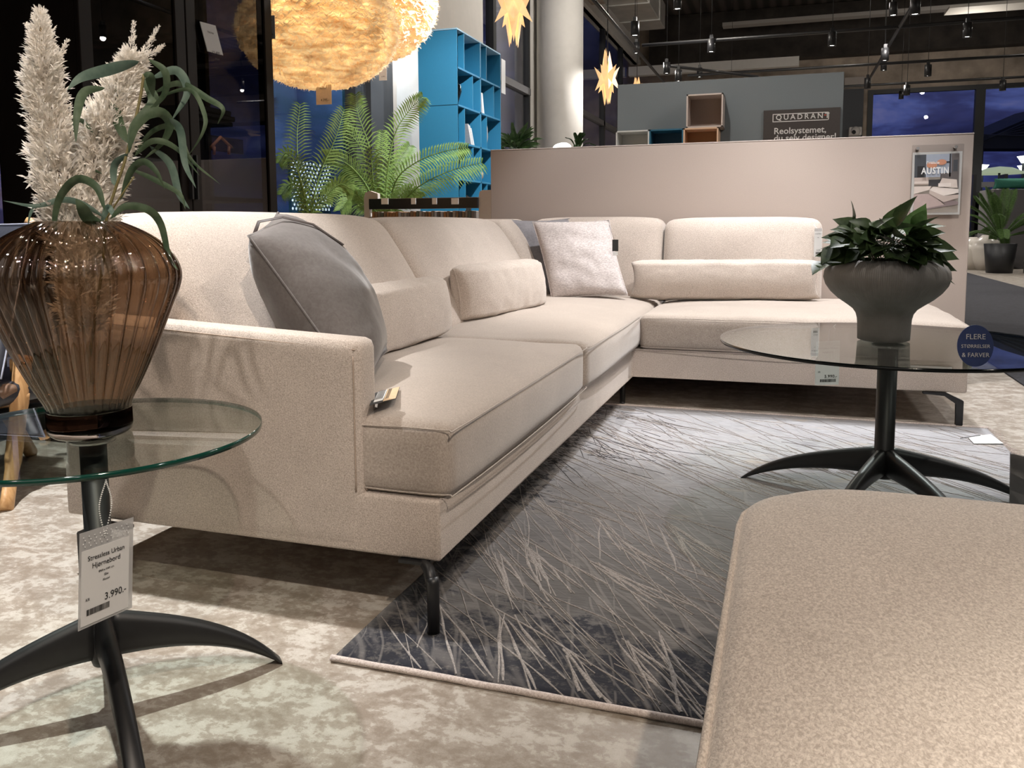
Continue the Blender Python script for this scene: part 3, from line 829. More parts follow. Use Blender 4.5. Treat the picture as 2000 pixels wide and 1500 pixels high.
mb.build('solid_foot', footm(), vase, smooth=True)

# ---------------------------------------------------------------- pampas plumes and green stem
def cloth_col(name, lo, hi, tr=.3, rough=.8):
    m, nt, b, o = mat(name)
    n = noise_n(nt, coords(nt), 40, 3)
    r = ramp(nt, [(.3, lo), (.7, hi)], n); nt.links.new(r.outputs[0], b.inputs['Base Color'])
    b.inputs['Roughness'].default_value = rough; b.inputs['Specular IOR Level'].default_value = .2
    if tr:
        t = N(nt, 'ShaderNodeBsdfTranslucent'); nt.links.new(r.outputs[0], t.inputs[0])
        mx = N(nt, 'ShaderNodeMixShader'); mx.inputs[0].default_value = tr
        nt.links.new(b.outputs[0], mx.inputs[1]); nt.links.new(t.outputs[0], mx.inputs[2]); nt.links.new(mx.outputs[0], o.inputs[0])
    return m
PAMP = cloth_col('pampas_fluff', (.93, .87, .79), (1.0, .97, .92), .25)
STEM = plain('dry_stem', (.35, .26, .14), .7)
def pampas(label, path, tips, rad, n, seed):
    rnd = random.Random(seed)
    pts = bez(path, 60)
    root = empty('pampas_plume', (vx, vy, TL+.02), label, 'dried grass', 'dried pampas plumes in the amber vase')
    mb = MB(); mb.tube([Vector((vx+.01, vy, .60))]+pts[::6], .0025, 6); mb.build('stem', STEM, root)
    mb = MB()
    def spike(p, d, l, w):
        s = d.cross(Vector((rnd.uniform(-1, 1), rnd.uniform(-1, 1), rnd.uniform(-1, 1)))).normalized()
        q = p+d*l*.5+Vector((0, 0, -.0)); e = p+d*l+Vector((0, 0, -l*.10))
        v = [mb.bm.verts.new(x) for x in (p-s*w*.4, p+s*w*.4, q+s*w, e, q-s*w)]
        mb.bm.faces.new(v).smooth = True
    def tuft(p, d, l):
        m = rnd.randint(7, 10)
        for i in range(m):
            t = i/m; c = p+d*l*t*.8
            dd = (d + Vector((rnd.gauss(0, .42), rnd.gauss(0, .42), rnd.gauss(0, .42)))).normalized()
            spike(c, dd, l*rnd.uniform(.28, .48), l*.042)
        spike(p+d*l*.55, d, l*.5, l*.05)
    for i in range(n):
        t = rnd.random()**.9
        idx = t*(len(pts)-1); a = int(min(idx, len(pts)-2)); c = pts[a].lerp(pts[a+1], idx-a)
        tan = (pts[a+1]-pts[a]).normalized()
        an = rnd.uniform(0, 2*math.pi); u = tan.cross(Vector((.3, 1, .1))).normalized(); w = tan.cross(u)
        out = u*math.cos(an)+w*math.sin(an)
        rr = rad(t)*rnd.uniform(.35, .78)
        d = (tan*rnd.uniform(.5, 1.0)+out*rnd.uniform(.35, .9)).normalized()
        tuft(c+out*rr*.7, d, rad(t)*rnd.uniform(.55, 1.05)+.006)
    for tp in tips:
        q = bez(tp, 16)
        for i in range(90):
            t = rnd.random(); a = min(int(t*16), 15); c = q[a]; tan = (q[a+1]-q[a]).normalized()
            out = Vector((rnd.gauss(0, 1), rnd.gauss(0, 1), rnd.gauss(0, 1))).normalized()
            tuft(c+out*.006*(1-t), (tan+out*.5).normalized(), .016*(1-t*.5))
    o = mb.build('plume', PAMP, root, recalc=False); return root
D1, D2 = 1.50, 1.50
pampas('tall straight cream pampas plume, leftmost in the amber vase',
       [dep(1.50, 165, 640), dep(1.50, 150, 520), dep(1.49, 128, 420), dep(1.48, 104, 300), dep(1.47, 88, 180), dep(1.46, 84, 100), dep(1.46, 78, 22)],
       [[dep(1.47, 90, 210), dep(1.46, 112, 120), dep(1.46, 132, 78)], [dep(1.47, 85, 130), dep(1.47, 62, 70), dep(1.47, 52, 48)], [dep(1.47, 98, 350), dep(1.46, 78, 335), dep(1.46, 62, 312)]],
       lambda t: .036*(1-t**3)*(.82+.18*math.sin(t*3))+.007, 2100, 3)
pampas('leaning cream pampas plume with forked tip, right in the amber vase',
       [dep(1.52, 168, 650), dep(1.53, 165, 520), dep(1.53, 168, 430), dep(1.54, 188, 330), dep(1.54, 215, 240), dep(1.55, 245, 160), dep(1.55, 262, 110)],
       [[dep(1.55, 250, 150), dep(1.55, 258, 90), dep(1.55, 262, 42)], [dep(1.55, 255, 140), dep(1.55, 288, 92), dep(1.55, 310, 50)], [dep(1.55, 255, 150), dep(1.55, 290, 110), dep(1.55, 320, 88)]],
       lambda t: .052*(1-t**4*.5)*(.8+.2*math.sin(t*4)), 2700, 5)
def leafm(name, lo, hi, tr=.25, rough=.5):
    return cloth_col(name, lo, hi, tr, rough)
LEAF = leafm('willow_leaf', (.045, .075, .04), (.10, .135, .08))
LEAF2 = leafm('willow_leaf_bluish', (.07, .115, .09), (.13, .18, .14))
def strip(mb, pts, w, twist=0, curl=.25, side=None, mi=0):
    n = len(pts); rows = []
    for i, p in enumerate(pts):
        t = i/(n-1); tan = (pts[min(i+1, n-1)]-pts[max(i-1, 0)]).normalized()
        view = (p-O).normalized()
        s = tan.cross(view)
        if s.length < 1e-4: s = Vector((1, 0, 0))
        s.normalize(); nn = s.cross(tan)
        a = twist*(t-.3); s = s*math.cos(a)+nn*math.sin(a); nn = s.cross(tan)
        ww = w*(math.sin(math.pi*min(1, t**.75))**.8*.98+.02)
        rows.append([mb.bm.verts.new(p-s*ww+nn*ww*curl), mb.bm.verts.new(p-s*ww*.5+nn*ww*curl*.3), mb.bm.verts.new(p), mb.bm.verts.new(p+s*ww*.5+nn*ww*curl*.3), mb.bm.verts.new(p+s*ww+nn*ww*curl)])
    for a, b in zip(rows, rows[1:]):
        for k in range(4):
            f = mb.bm.faces.new((a[k], a[k+1], b[k+1], b[k])); f.smooth = True; f.material_index = mi
LV = [([(272, 120), (215, 135), (160, 150), (131, 176)], 15, 1.45), ([(205, 172), (165, 180), (150, 225), (148, 279)], 11, 1.44),
      ([(290, 115), (322, 140), (320, 185), (278, 228)], 9, 1.47), ([(298, 152), (345, 138), (366, 180), (335, 236)], 12, 1.50),
      ([(300, 182), (350, 163), (405, 192), (436, 213), (425, 243)], 9, 1.53), ([(252, 292), (270, 236), (310, 219), (331, 240), (320, 275), (280, 312)], 13, 1.46),
      ([(330, 230), (352, 255), (362, 320), (383, 368)], 10, 1.45), ([(302, 192), (370, 175), (400, 225), (395, 262), (367, 306)], 6, 1.49),
      ([(262, 305), (300, 275), (345, 290), (390, 343)], 8, 1.50), ([(292, 285), (332, 320), (350, 380), (370, 408)], 10, 1.48),
      ([(235, 392), (255, 335), (280, 316), (305, 335), (322, 370)], 9, 1.45), ([(205, 412), (188, 365), (150, 350), (117, 385), (106, 435), (114, 462)], 10, 1.40),
      ([(205, 425), (160, 398), (120, 390), (70, 402), (6, 392)], 8, 1.42), ([(202, 438), (175, 428), (160, 405), (148, 388)], 15, 1.38),
      ([(215, 428), (245, 403), (290, 410), (315, 440), (330, 500), (348, 528)], 10, 1.42), ([(80, 398), (62, 412), (54, 442)], 4, 1.43),
      ([(276, 150), (300, 200), (262, 250), (252, 300)], 15, 1.49), ([(280, 145), (292, 150), (296, 170), (300, 190)], 12, 1.46),
      ([(250, 300), (225, 320), (222, 350), (226, 365)], 9, 1.46), ([(255, 330), (300, 350), (350, 378), (362, 408)], 7, 1.47),
      ([(182, 260), (160, 236), (140, 240), (132, 246)], 6, 1.52), ([(180, 285), (150, 285), (136, 292), (132, 300)], 7, 1.52),
      ([(240, 150), (225, 210), (240, 260), (250, 280)], 14, 1.52), ([(200, 340), (160, 320), (145, 310), (130, 300)], 6, 1.53),
      ([(225, 425), (212, 405), (204, 420), (196, 440)], 8, 1.41), ([(262, 300), (300, 255), (345, 250), (372, 310), (430, 360)], 7, 1.54)]
stem = empty('willow_branch', (vx, vy, TL+.02), 'artificial green willow branch with long drooping leaves, in the amber vase', 'plant')
mb = MB()
mb.tube(bez([dep(1.5, 175, 700), dep(1.49, 200, 520), dep(1.47, 208, 430), dep(1.47, 225, 370), dep(1.47, 245, 310), dep(1.48, 272, 200), dep(1.48, 281, 145)], 30), [.0026]*31, 6)
mb.tube(bez([dep(1.47, 206, 430), dep(1.46, 235, 385), dep(1.46, 262, 345)], 8), .0016, 5)
mb.build('stem', plain('green_brown_stem', (.16, .13, .045), .6), stem)
for i, (pp, w, d) in enumerate(LV):
    mb = MB(); pts = [dep(d+.03*math.sin(i*2.1+k*.9), *p) for k, p in enumerate(pp)]
    strip(mb, bez(pts, 22), w/2*1.48/F*1.5, twist=random.uniform(-.9, .9)); mb.build('leaf', LEAF if i % 3 else LEAF2, stem, recalc=False)

# ---------------------------------------------------------------- grey pot with plant
def potm():
    m, nt, b, o = mat('grey_ribbed_ceramic')
    v = coords(nt)
    sp = N(nt, 'ShaderNodeSeparateXYZ'); nt.links.new(v, sp.inputs[0])
    an = math_(nt, 'ARCTAN2', sp.outputs[1], sp.outputs[0])
    w = math_(nt, 'SINE', math_(nt, 'MULTIPLY', an, 190))
    r = ramp(nt, [(.3, (.24, .225, .205)), (.7, (.30, .28, .255))], noise_n(nt, v, 22, 4))
    nt.links.new(r.outputs[0], b.inputs['Base Color']); b.inputs['Roughness'].default_value = .75
    bump(nt, b, w, .5, .0006); return m
px_, py_ = .298, 2.80
kk = 2.575/F
pot = empty('potted_plant', (px_, py_, TL), 'green leafy plant in a bulbous grey ribbed pot on the right glass table', 'plant')
pp = [(0, 675), (40, 675), (47.5, 672), (48, 660), (48.5, 645), (49.5, 632), (52, 622), (58, 613), (70, 604), (86, 593), (100, 580), (110, 566), (114.5, 552), (113, 540), (107, 530), (97, 522), (86, 517), (80, 518), (78, 524), (0, 528)]
def zp(py): return TL+.001+(675-py)*kk*1.005
pf = [(r*kk, zp(y)) for r, y in pp]
mb = MB(); mb.lathe(pf, (px_, py_, 0), 96); mb.build('pot', potm(), pot, smooth=True)
IVY = leafm('ivy_leaf', (.018, .036, .012), (.055, .085, .03), .15, .4)
IVYL = leafm('ivy_leaf_light', (.06, .12, .035), (.12, .20, .07), .25, .4)
def leaf(mb, base, d, nrm, l, w, bend=.3):
    d = d.normalized(); s = d.cross(nrm).normalized(); nn = s.cross(d)
    prof = [(0, 0), (.12, .55), (.3, .95), (.45, 1.0), (.62, .78), (.8, .42), (.93, .12), (1, 0)]
    rows = []
    for t, k in prof:
        c = base+d*l*t - nn*(bend*l*t*t)
        rows.append([mb.bm.verts.new(c-s*w*k/2+nn*w*k*.14), mb.bm.verts.new(c), mb.bm.verts.new(c+s*w*k/2+nn*w*k*.14)])
    for a, b in zip(rows, rows[1:]):
        for j in (0, 1):
            try: mb.bm.faces.new((a[j], a[j+1], b[j+1], b[j])).smooth = True
            except ValueError: pass
rnd = random.Random(11)
zr = zp(520)
mb = MB(); stems = []
for i in range(14):
    a = rnd.uniform(0, 6.28); r = rnd.uniform(.02, .11)
    p1 = Vector((px_+r*.5*math.cos(a), py_+r*.5*math.sin(a), zr)); p2 = Vector((px_+r*1.2*math.cos(a), py_+r*1.2*math.sin(a), zr+rnd.uniform(.03, .07)))
    mb.tube(bez([p1, p1.lerp(p2, .5)+Vector((0, 0, .02)), p2], 6), .0018, 5); stems.append((p1, p2))
mb.build('stem', plain('ivy_stem', (.06, .05, .02), .7), pot)
# leaf positions: (px, py, length px, angle deg in picture, light?)
lp = [(1668, 428, 34, 95, 0), (1690, 440, 38, -20, 0), (1660, 465, 46, 200, 0), (1640, 480, 40, 215, 0), (1625, 508, 50, 195, 0), (1655, 500, 46, 185, 0), (1700, 455, 40, 60, 0),
      (1720, 470, 46, 20, 0), (1735, 450, 44, 70, 0), (1755, 440, 48, 80, 0), (1775, 455, 50, 70, 1), (1790, 462, 26, 20, 1), (1760, 470, 46, 10, 0), (1790, 480, 42, -35, 0),
      (1800, 490, 46, -50, 0), (1790, 505, 56, -8, 0), (1800, 520, 50, -25, 0), (1730, 490, 50, 0, 0), (1690, 495, 50, 170, 0), (1700, 480, 40, 140, 0), (1740, 500, 46, -10, 0), (1720, 510, 40, 190, 0),
      (1765, 500, 40, -40, 0), (1770, 520, 44, -20, 0), (1680, 515, 40, 200, 0), (1660, 485, 40, 150, 0), (1710, 445, 36, 150, 0), (1680, 470, 40, 100, 0), (1745, 475, 44, 120, 0), (1700, 515, 44, -60, 0),
      (1776, 475, 42, -75, 0), (1725, 455, 40, 170, 0), (1672, 450, 30, 160, 0), (1785, 440, 30, 60, 1), (1650, 515, 34, 225, 0), (1750, 515, 40, 240, 0)]
n_lp = len(lp)
for i in range(105): lp.append((0, 0, rnd.uniform(36, 50), 0, 0))
for i, (a, b, l, an, li) in enumerate(lp):
    if i < n_lp:
        d = 2.555 + .07*math.sin(i*1.9); P = dep(d, a-4, b+4)
        dr = rt*math.cos(R(an))+up*math.sin(R(an)) - fw*rnd.uniform(-.2, .8)
    else:
        az = i*2.399+rnd.uniform(-.3, .3); q_ = rnd.random()**.6; rad_ = .030+.085*q_
        P = Vector((px_+rad_*math.cos(az), py_+rad_*math.sin(az), zr+.016+.092*(1-q_**2.2)*rnd.uniform(.75, 1.0)))
        dr = Vector((math.cos(az), math.sin(az), rnd.uniform(-.45, .25) if q_ > .6 else rnd.uniform(-.2, .7)))
    nr = (-fw*.55+Vector((0, 0, 1))*.7+Vector((rnd.uniform(-.5, .5), rnd.uniform(-.5, .5), 0)))
    mb = MB(); leaf(mb, P, dr, nr, l*kk*1.35, l*kk*.86, rnd.uniform(.0, .3))
    c = min(stems, key=lambda s: (s[1]-P).length)
    mb.tube([c[1], (c[1]+P)/2+Vector((0, 0, .008)), P], .0011, 4)
    mb.build('leaf', IVYL if li else IVY, pot, recalc=False)

# ---------------------------------------------------------------- ottoman in the foreground
def ottfn(p, u):
    p = p.copy()
    k = (1-abs(u.x)**4)*(1-abs(u.y)**4)
    if u.z > 0: p.z += .018*k*u.z
    return p
ott = empty('ottoman', (.45, .80, 0), 'large beige boucle ottoman with rounded corners in the near right foreground', 'ottoman')
x0, x1, y0, y1, rc = -.062, 1.02, .10, 1.492, .20
bm = grid_box(1, 1, 1, 60, 66, 14)
for v in bm.verts:
    u = v.co.copy(); zc = (.16+.425)/2; hz_ = (.425-.16)/2
    # rounded-rectangle plan
    hx, hy = (x1-x0)/2, (y1-y0)/2
    w = Vector((math.copysign(abs(u.x)**.85, u.x), math.copysign(abs(u.y)**.85, u.y)))
    P = Vector((w.x*hx, w.y*hy)); q = Vector((max(-hx+rc, min(hx-rc, P.x)), max(-hy+rc, min(hy-rc, P.y))))
    d = P-q
    if d.length > 1e-9: d = d.normalized()*max(abs(d.x), abs(d.y))
    pl = q+d
    z = zc+hz_*u.z
    # vertical edge rounding
    e = max(abs(u.x), abs(u.y)); re = .028
    dist = (1-e)*min(hx, hy)
    if abs(u.z) > .999 and dist < re:
        z -= math.copysign(re-math.sqrt(max(0, re*re-(re-dist)**2)), u.z)
    if abs(u.z) <= .999:
        tz = (hz_-abs(z-zc))
        if tz < re: pl = pl*(1-(re-math.sqrt(max(0, re*re-(re-tz)**2)))/max(hx, hy)*1.0)
        z = z if tz > re else z
    if abs(u.z) > .999: pass
    k = (1-abs(u.x)**6)*(1-abs(u.y)**6)
    if u.z > .99: z += .020*k + .003*nz((pl.x, pl.y, 0), 5)
    v.co = Vector(((x0+x1)/2+pl.x, (y0+y1)/2+pl.y, z))
for f in bm.faces: f.smooth = True
mb = MB(); mb.add(bm); top = mb.build('upholstered_body', OTTO, ott)
pts = []
for k in range(120):
    a = 2*math.pi*k/120
    cx, cy = math.cos(a), math.sin(a)
    hx, hy = (x1-x0)/2-.006, (y1-y0)/2-.006
    s = min(hx/max(1e-6, abs(cx)), hy/max(1e-6, abs(cy))); P = Vector((cx*s, cy*s)); q = Vector((max(-hx+rc, min(hx-rc, P.x)), max(-hy+rc, min(hy-rc, P.y)))); d = P-q
    if d.length > 1e-9: d = d.normalized()*min(rc, max(abs(d.x), abs(d.y)))
    pts.append(((x0+x1)/2+q.x+d.x, (y0+y1)/2+q.y+d.y, .414))
mb = MB(); mb.tube(pts, .0042, 8, closed=True); mb.build('piping', OTTO, top)
for (x, y) in ((.07, .24), (.90, .24), (.07, 1.33), (.90, 1.33)):
    mb = MB(); mb.tube([(x, y, 0), (x, y, .162)], [.014, .016], 12); mb.build('leg', BLACK, ott)

# ---------------------------------------------------------------- price tags
def fnt_rows(par, P0, x, y, rows, m=INK):
    x = Vector(x).normalized(); y = Vector(y).normalized(); z = x.cross(y)
    for (s, size, dx, dy, al) in rows:
        text(s, size, m, par, P0+x*dx-y*dy+z*.0008, x, y, al, ext=.0001, off=0)
def barcode(par, P0, x, y, w, h, n=26):
    x = Vector(x).normalized(); y = Vector(y).normalized(); z = x.cross(y); mb = MB(); r_ = random.Random(2)
    for k in range(n):
        card(mb, P0+x*(w*k/n)+z*.0009, x, y, w/n*r_.uniform(.35, .75), h, .0003)
    mb.build('barcode', INK, par)
# left table tag
TLp = dep(1.150, 157, 1043); TRp = dep(1.24, 262, 1010)
x = (TRp-TLp); w = x.length; x.normalize(); y = Vector((.0, 0, 1)); y = (y - x*y.dot(x)).normalized()
y = (y - .10*x).normalized() if False else y
tagp = empty('price_tag', TLp, 'hanging white price tag reading 3.990 on a bead chain at the left glass table', 'price tag')
h = .136
mb = MB(); card(mb, TLp-x.cross(y)*.0012, x, y, w*1.0, h, .0006); mb.build('plastic_sleeve', CLEAR, tagp)
mb = MB(); card(mb, TLp-y*.026+x*.003, x, y, w*.88, h-.030, .0008); cd = mb.build('card', PAPER, tagp)
W_ = w*.88/2+.003
fnt_rows(cd, TLp, x, y, [('Stressless Urban', .0098, W_, .042, 'CENTER'), ('Hjørnebord', .0105, W_, .054, 'CENTER'), ('Ø60 x H49 cm', .0045, W_, .063, 'CENTER'), ('Glas', .0045, W_, .070, 'CENTER'),
    ('Alustel', .0045, W_, .077, 'CENTER'), ('KR', .0055, .010, .098, 'LEFT'), ('3.990.-', .0145, w*.86, .106, 'RIGHT')])
barcode(cd, TLp+x*.012-y*.1105, x, y, .040, .0085)
mb = MB()
for i in range(9):
    for j in range(4): card(mb, TLp+x*(.004+w*.1*i+.003*(j % 2))-y*(.006+.0045*j)+x.cross(y)*.0006, x, y, .0018, .0018, .0003)
mb.build('dot_pattern', plain('frosted_dots', (.85, .85, .85), .4), cd)
rim = on('z', TL-.004, 207, 938)
hole = TLp+x*w*.44-y*.014
mb = MB()
for s in (-1, 1):
    path = bez([rim, rim.lerp(hole, .45)+x*s*.011, hole], 26)
    for p in path[::1]:
        b2 = bmesh.new(); bmesh.ops.create_icosphere(b2, subdivisions=1, radius=.0013, matrix=Matrix.Translation(p)); mb.add(b2)
mb.build('bead_chain', plain('white_beads', (.8, .8, .78), .3), tagp, smooth=True)
# right table tag (hangs from the rear rim, seen through the glass)
P0 = on('y', 3.27, 1594, 667); P1 = on('y', 3.27, 1641, 665)
rtg = empty('price_tag', P0, 'small white price tag hanging below the rim of the right glass table', 'price tag')
mb = MB(); xx = (P1-P0); card(mb, P0, xx, (0, 0, 1), xx.length, .165, .001); cd = mb.build('card', PAPER, rtg)
fnt_rows(cd, P0, xx, (0, 0, 1), [('Stressless Urban', .0105, xx.length/2, .030, 'CENTER'), ('Sofabord', .0105, xx.length/2, .045, 'CENTER'), ('KR', .007, .010, .118, 'LEFT'), ('5.990.-', .016, xx.length*.92, .138, 'RIGHT')])
barcode(cd, P0+xx.normalized()*.018-Vector((0, 0, .143)), xx, (0, 0, 1), .055, .011)
mb = MB(); mb.tube([P0.lerp(P1, .5)-Vector((0, 0, .003)), P0.lerp(P1, .5)+Vector((.003, 0, .04)), on('z', .508, 1632, 634)], .0009, 5); mb.build('string', PAPER, rtg)
# round blue tag
NAVY = plain('navy_card', (.04, .065, .19), .5)
base_ = on('z', TL+.001, 1905, 717)
bc = base_+Vector((0, .012, .0525))
bt = empty('round_tag', base_, 'round dark blue card with white words standing on the right glass table', 'tag')
mb = MB(); X_ = Vector((.97, .24, 0)); seg = 40; tr_ = 30*(base_-O).length/F
A_ = [mb.bm.verts.new(bc+X_*(tr_*math.cos(2*math.pi*k/seg))+Vector((0, .010*math.sin(2*math.pi*k/seg), .052*math.sin(2*math.pi*k/seg)))) for k in range(seg)]
B_ = [mb.bm.verts.new(v.co+Vector((-.0003, .0015, 0))) for v in A_]
mb.bm.faces.new(A_); mb.bm.faces.new(B_[::-1])
for k in range(seg): mb.bm.faces.new((A_[k], B_[k], B_[(k+1) % seg], A_[(k+1) % seg]))
dk = mb.build('disc', NAVY, bt)
fnt_rows(dk, bc-Vector((0, .002, 0)), X_, (0, .19, 1), [('FLERE', .019, 0, -.017, 'CENTER'), ('STØRRELSER', .0125, 0, .005, 'CENTER'), ('& FARVER', .0155, 0, .028, 'CENTER')], PAPER)
# sofa tag
P0 = on('y', 4.70, 1591, 446); xx = Vector((1, .35, 0)).normalized()
stg = empty('price_tag', P0, 'narrow white price tag hanging at the right end of the sofa back', 'price tag')
mb = MB(); card(mb, P0, xx, (0, 0, 1), .040, .052, .001); mb.build('plastic_sleeve', CLEAR, stg)
mb = MB(); card(mb, P0-Vector((0, .0012, .016)), xx, (0, 0, 1), .040, .135, .001); cd = mb.build('card', PAPER, stg)
fnt_rows(cd, P0-Vector((0, .0012, 0)), xx, (0, 0, 1), [('AUSTIN', .009, .020, .032, 'CENTER'), ('Sofa', .006, .020, .05, 'CENTER'), ('29.990.-', .008, .038, .118, 'RIGHT')])
barcode(cd, P0+xx*.01-Vector((0, .0012, .125)), xx, (0, 0, 1), .024, .012, 14)
mb = MB(); mb.tube([P0+xx*.02-Vector((0, 0, .008)), P0+xx*.005+Vector((-.01, .02, .02))], .001, 5); mb.build('string', PAPER, stg)
# tag lying on the rug, right
q = [on('z', .012, 1890, 853), on('z', .012, 1935, 848), on('z', .012, 1960, 866), on('z', .012, 1902, 866)]
rg = empty('rug_label', q[0], 'white care label lying on the far right corner of the rug', 'label')
def quad_slab(mb, q, t):
    f = [mb.bm.verts.new(p) for p in q]; b = [mb.bm.verts.new(p-Vector((0, 0, t))) for p in q]
    for fc in (f, b[::-1], *[[f[i], b[i], b[(i+1) % 4], f[(i+1) % 4]] for i in range(4)]): mb.bm.faces.new(fc)
mb = MB(); quad_slab(mb, q, .0015); mb.build('card', PAPER, rg)
mb = MB(); mb.tube([on('z', .016, 1876, 856), on('z', .016, 1895, 853), on('z', .016, 1915, 850)], .0015, 5); mb.build('string', INK, rg)
# acrylic stand at the right frame edge
P0 = on('y', 2.75, 1972, 884)
ac = empty('acrylic_sign_holder', (P0.x, 2.75, .012), 'clear acrylic card holder standing on the rug at the right edge', 'sign holder')
mb = MB(); xx = Vector((.80, -.60, .0)).normalized()
card(mb, P0, xx, (0.0, .15, 1), .15, P0.z-.014, .003); mb.build('panel', thin_glass('acrylic', (.80, .80, .80), .02, 1.6), ac)
mb = MB(); card(mb, P0-xx.cross(Vector((0, .15, 1)))*.004-Vector((0, 0, .003)), xx, (0, .15, 1), .148, P0.z-.02, .0008); mb.build('paper', plain('grey_sheet', (.75, .74, .73), .6), ac)

# ---------------------------------------------------------------- partition behind the sofa
PARTM = plain('taupe_partition_paint', (.47, .395, .35), .75, bumpy=.15, var=.03, scale=220)
part = empty('display_partition', (-.42, 5.05, 0), 'long low taupe display partition wall behind the corner sofa', 'partition')
MB().box(-1.775, .932, 5.0, 5.10, 0.0, 1.343, .003, 1).build('panel', PARTM, part)
MB().box(-1.777, .934, 4.999, 5.101, 1.343, 1.349, .001, 1).build('top_edge', plain('taupe_edge', (.55, .48, .44), .6), part)
# poster in acrylic holder on the partition
pos = empty('poster_frame', on('y', 4.995, 1780, 420), 'clear acrylic holder with an AUSTIN sofa poster hung on the partition', 'poster')
def pq(u, v): # u 0..1 right, v 0..1 down on poster
    a = on('y', 4.972, 1783, 298); b = on('y', 4.972, 1878, 294); c = on('y', 4.972, 1780, 421); d = on('y', 4.972, 1874, 419)
    return (a*(1-u)+b*u)*(1-v)+(c*(1-u)+d*u)*v
def prect(mb, u0, v0, u1, v1, lay=0, mi=0, pts=None):
    P = pts if pts else [(u0, v1), (u1, v1), (u1, v0), (u0, v0)]
    mb.poly([pq(*p)-Vector((0, .0012*(lay+1), 0)) for p in P], mi)
a = pq(0, 0); d = pq(1, 1)
MB().box(a.x-.005, d.x+.006, 4.968, 4.976, d.z-.004, on('y', 4.972, 1783, 284).z, .0015, 1).build('acrylic_holder', thin_glass('holder_acrylic', (.93, .93, .93), .05, 1.3), pos)
mb = MB()
card(mb, a+Vector((0, .001, 0)), (1, 0, 0), (0, 0, 1), d.x-a.x, a.z-d.z, .002); sheet = mb.build('sheet', PAPER, pos)
cols = [(.20, .18, .18), (.55, .62, .75), (.035, .035, .04), (.10, .11, .13), (.48, .40, .36), (.62, .54, .49), (.22, .17, .17), (.42, .33, .31), (.50, .45, .40), (.55, .25, .15), (.04, .04, .05), (.72, .65, .60)]
PM = [plain('poster_print_%s' % n, c, .5, var=.05, scale=30) for n, c in zip(['taupe', 'sky', 'black', 'slate', 'beige', 'cream', 'shade', 'rug', 'floor', 'copper', 'frame', 'seat'], cols)]
mb = MB(); m_ = .04
prect(mb, m_, m_, 1-m_, 1-m_, 0, 8)
prect(mb, m_, m_, .28, .48, 1, 3); prect(mb, .10, .22, .24, .46, 2, 2); prect(mb, .28, m_, .80, .40, 1, 1); prect(mb, .80, m_, 1-m_, .40, 1, 0)
prect(mb, .30, .16, .79, .18, 2, 10); prect(mb, .76, m_, .79, .40, 2, 10); prect(mb, .58, .34, 1-m_, .58, 2, 0); prect(mb, .84, .14, .93, .32, 2, 3)
for cx_, cy_, rx_, ry_ in ((.40, .21, .11, .05), (.60, .17, .10, .045)):
    prect(mb, 0, 0, 0, 0, 4, 9, [(cx_+rx_*math.cos(t*math.pi/8), cy_+ry_*math.sin(t*math.pi/8)) for t in range(16)][::-1])
prect(mb, m_, .40, .34, .52, 3, 4); prect(mb, .34, .44, .60, .54, 3, 2); prect(mb, m_, .46, .34, .50, 4, 5)
prect(mb, 0, 0, 0, 0, 3, 7, [(m_, .66), (.40, .66), (.70, .86), (m_, .94)][::-1])
prect(mb, 0, 0, 0, 0, 3, 5, [(m_, .54), (.40, .54), (.36, .60), (m_, .66)][::-1])
prect(mb, 0, 0, 0, 0, 3, 6, [(.36, .62), (.46, .66), (1-m_, .80), (1-m_, .84), (m_, .94), (m_, .92), (.70, .84)][::-1])
prect(mb, 0, 0, 0, 0, 4, 11, [(.36, .60), (.44, .55), (1-m_, .60), (1-m_, .68), (.66, .70)][::-1])
prect(mb, 0, 0, 0, 0, 4, 4, [(.36, .60), (.66, .70), (1-m_, .66), (1-m_, .74), (.66, .80), (.36, .66)][::-1])
prect(mb, 0, 0, 0, 0, 4, 5, [(.54, .54), (.62, .42), (.92, .45), (.94, .58), (.80, .58)][::-1]); prect(mb, .54, .50, .80, .56, 5, 11)
pic = mb.build('printed_picture', PM, sheet, recalc=False)
PW = emit('poster_white', (.85, .85, .85), 0.0)
b_ = pq(.18, .345)
text('AUSTIN', .048, PAPER, sheet, b_-Vector((0, .012, 0)), (1, 0, 0), (0, 0, 1), name='title_lettering', off=.0012, sx=.72, spacing=1.15)
text('Prisliste', .020, PAPER, sheet, pq(.28, .19)-Vector((0, .012, 0)), (1, 0, 0), (0, 0, 1), name='subtitle_lettering', off=.0003)
for u in (.10, .88):
    p = pq(u, -.06); mb = MB(); mb.tube([p+Vector((0, .028, 0)), p+Vector((0, -.012, 0))], .008, 10); mb.build('screw', SILVER, pos)

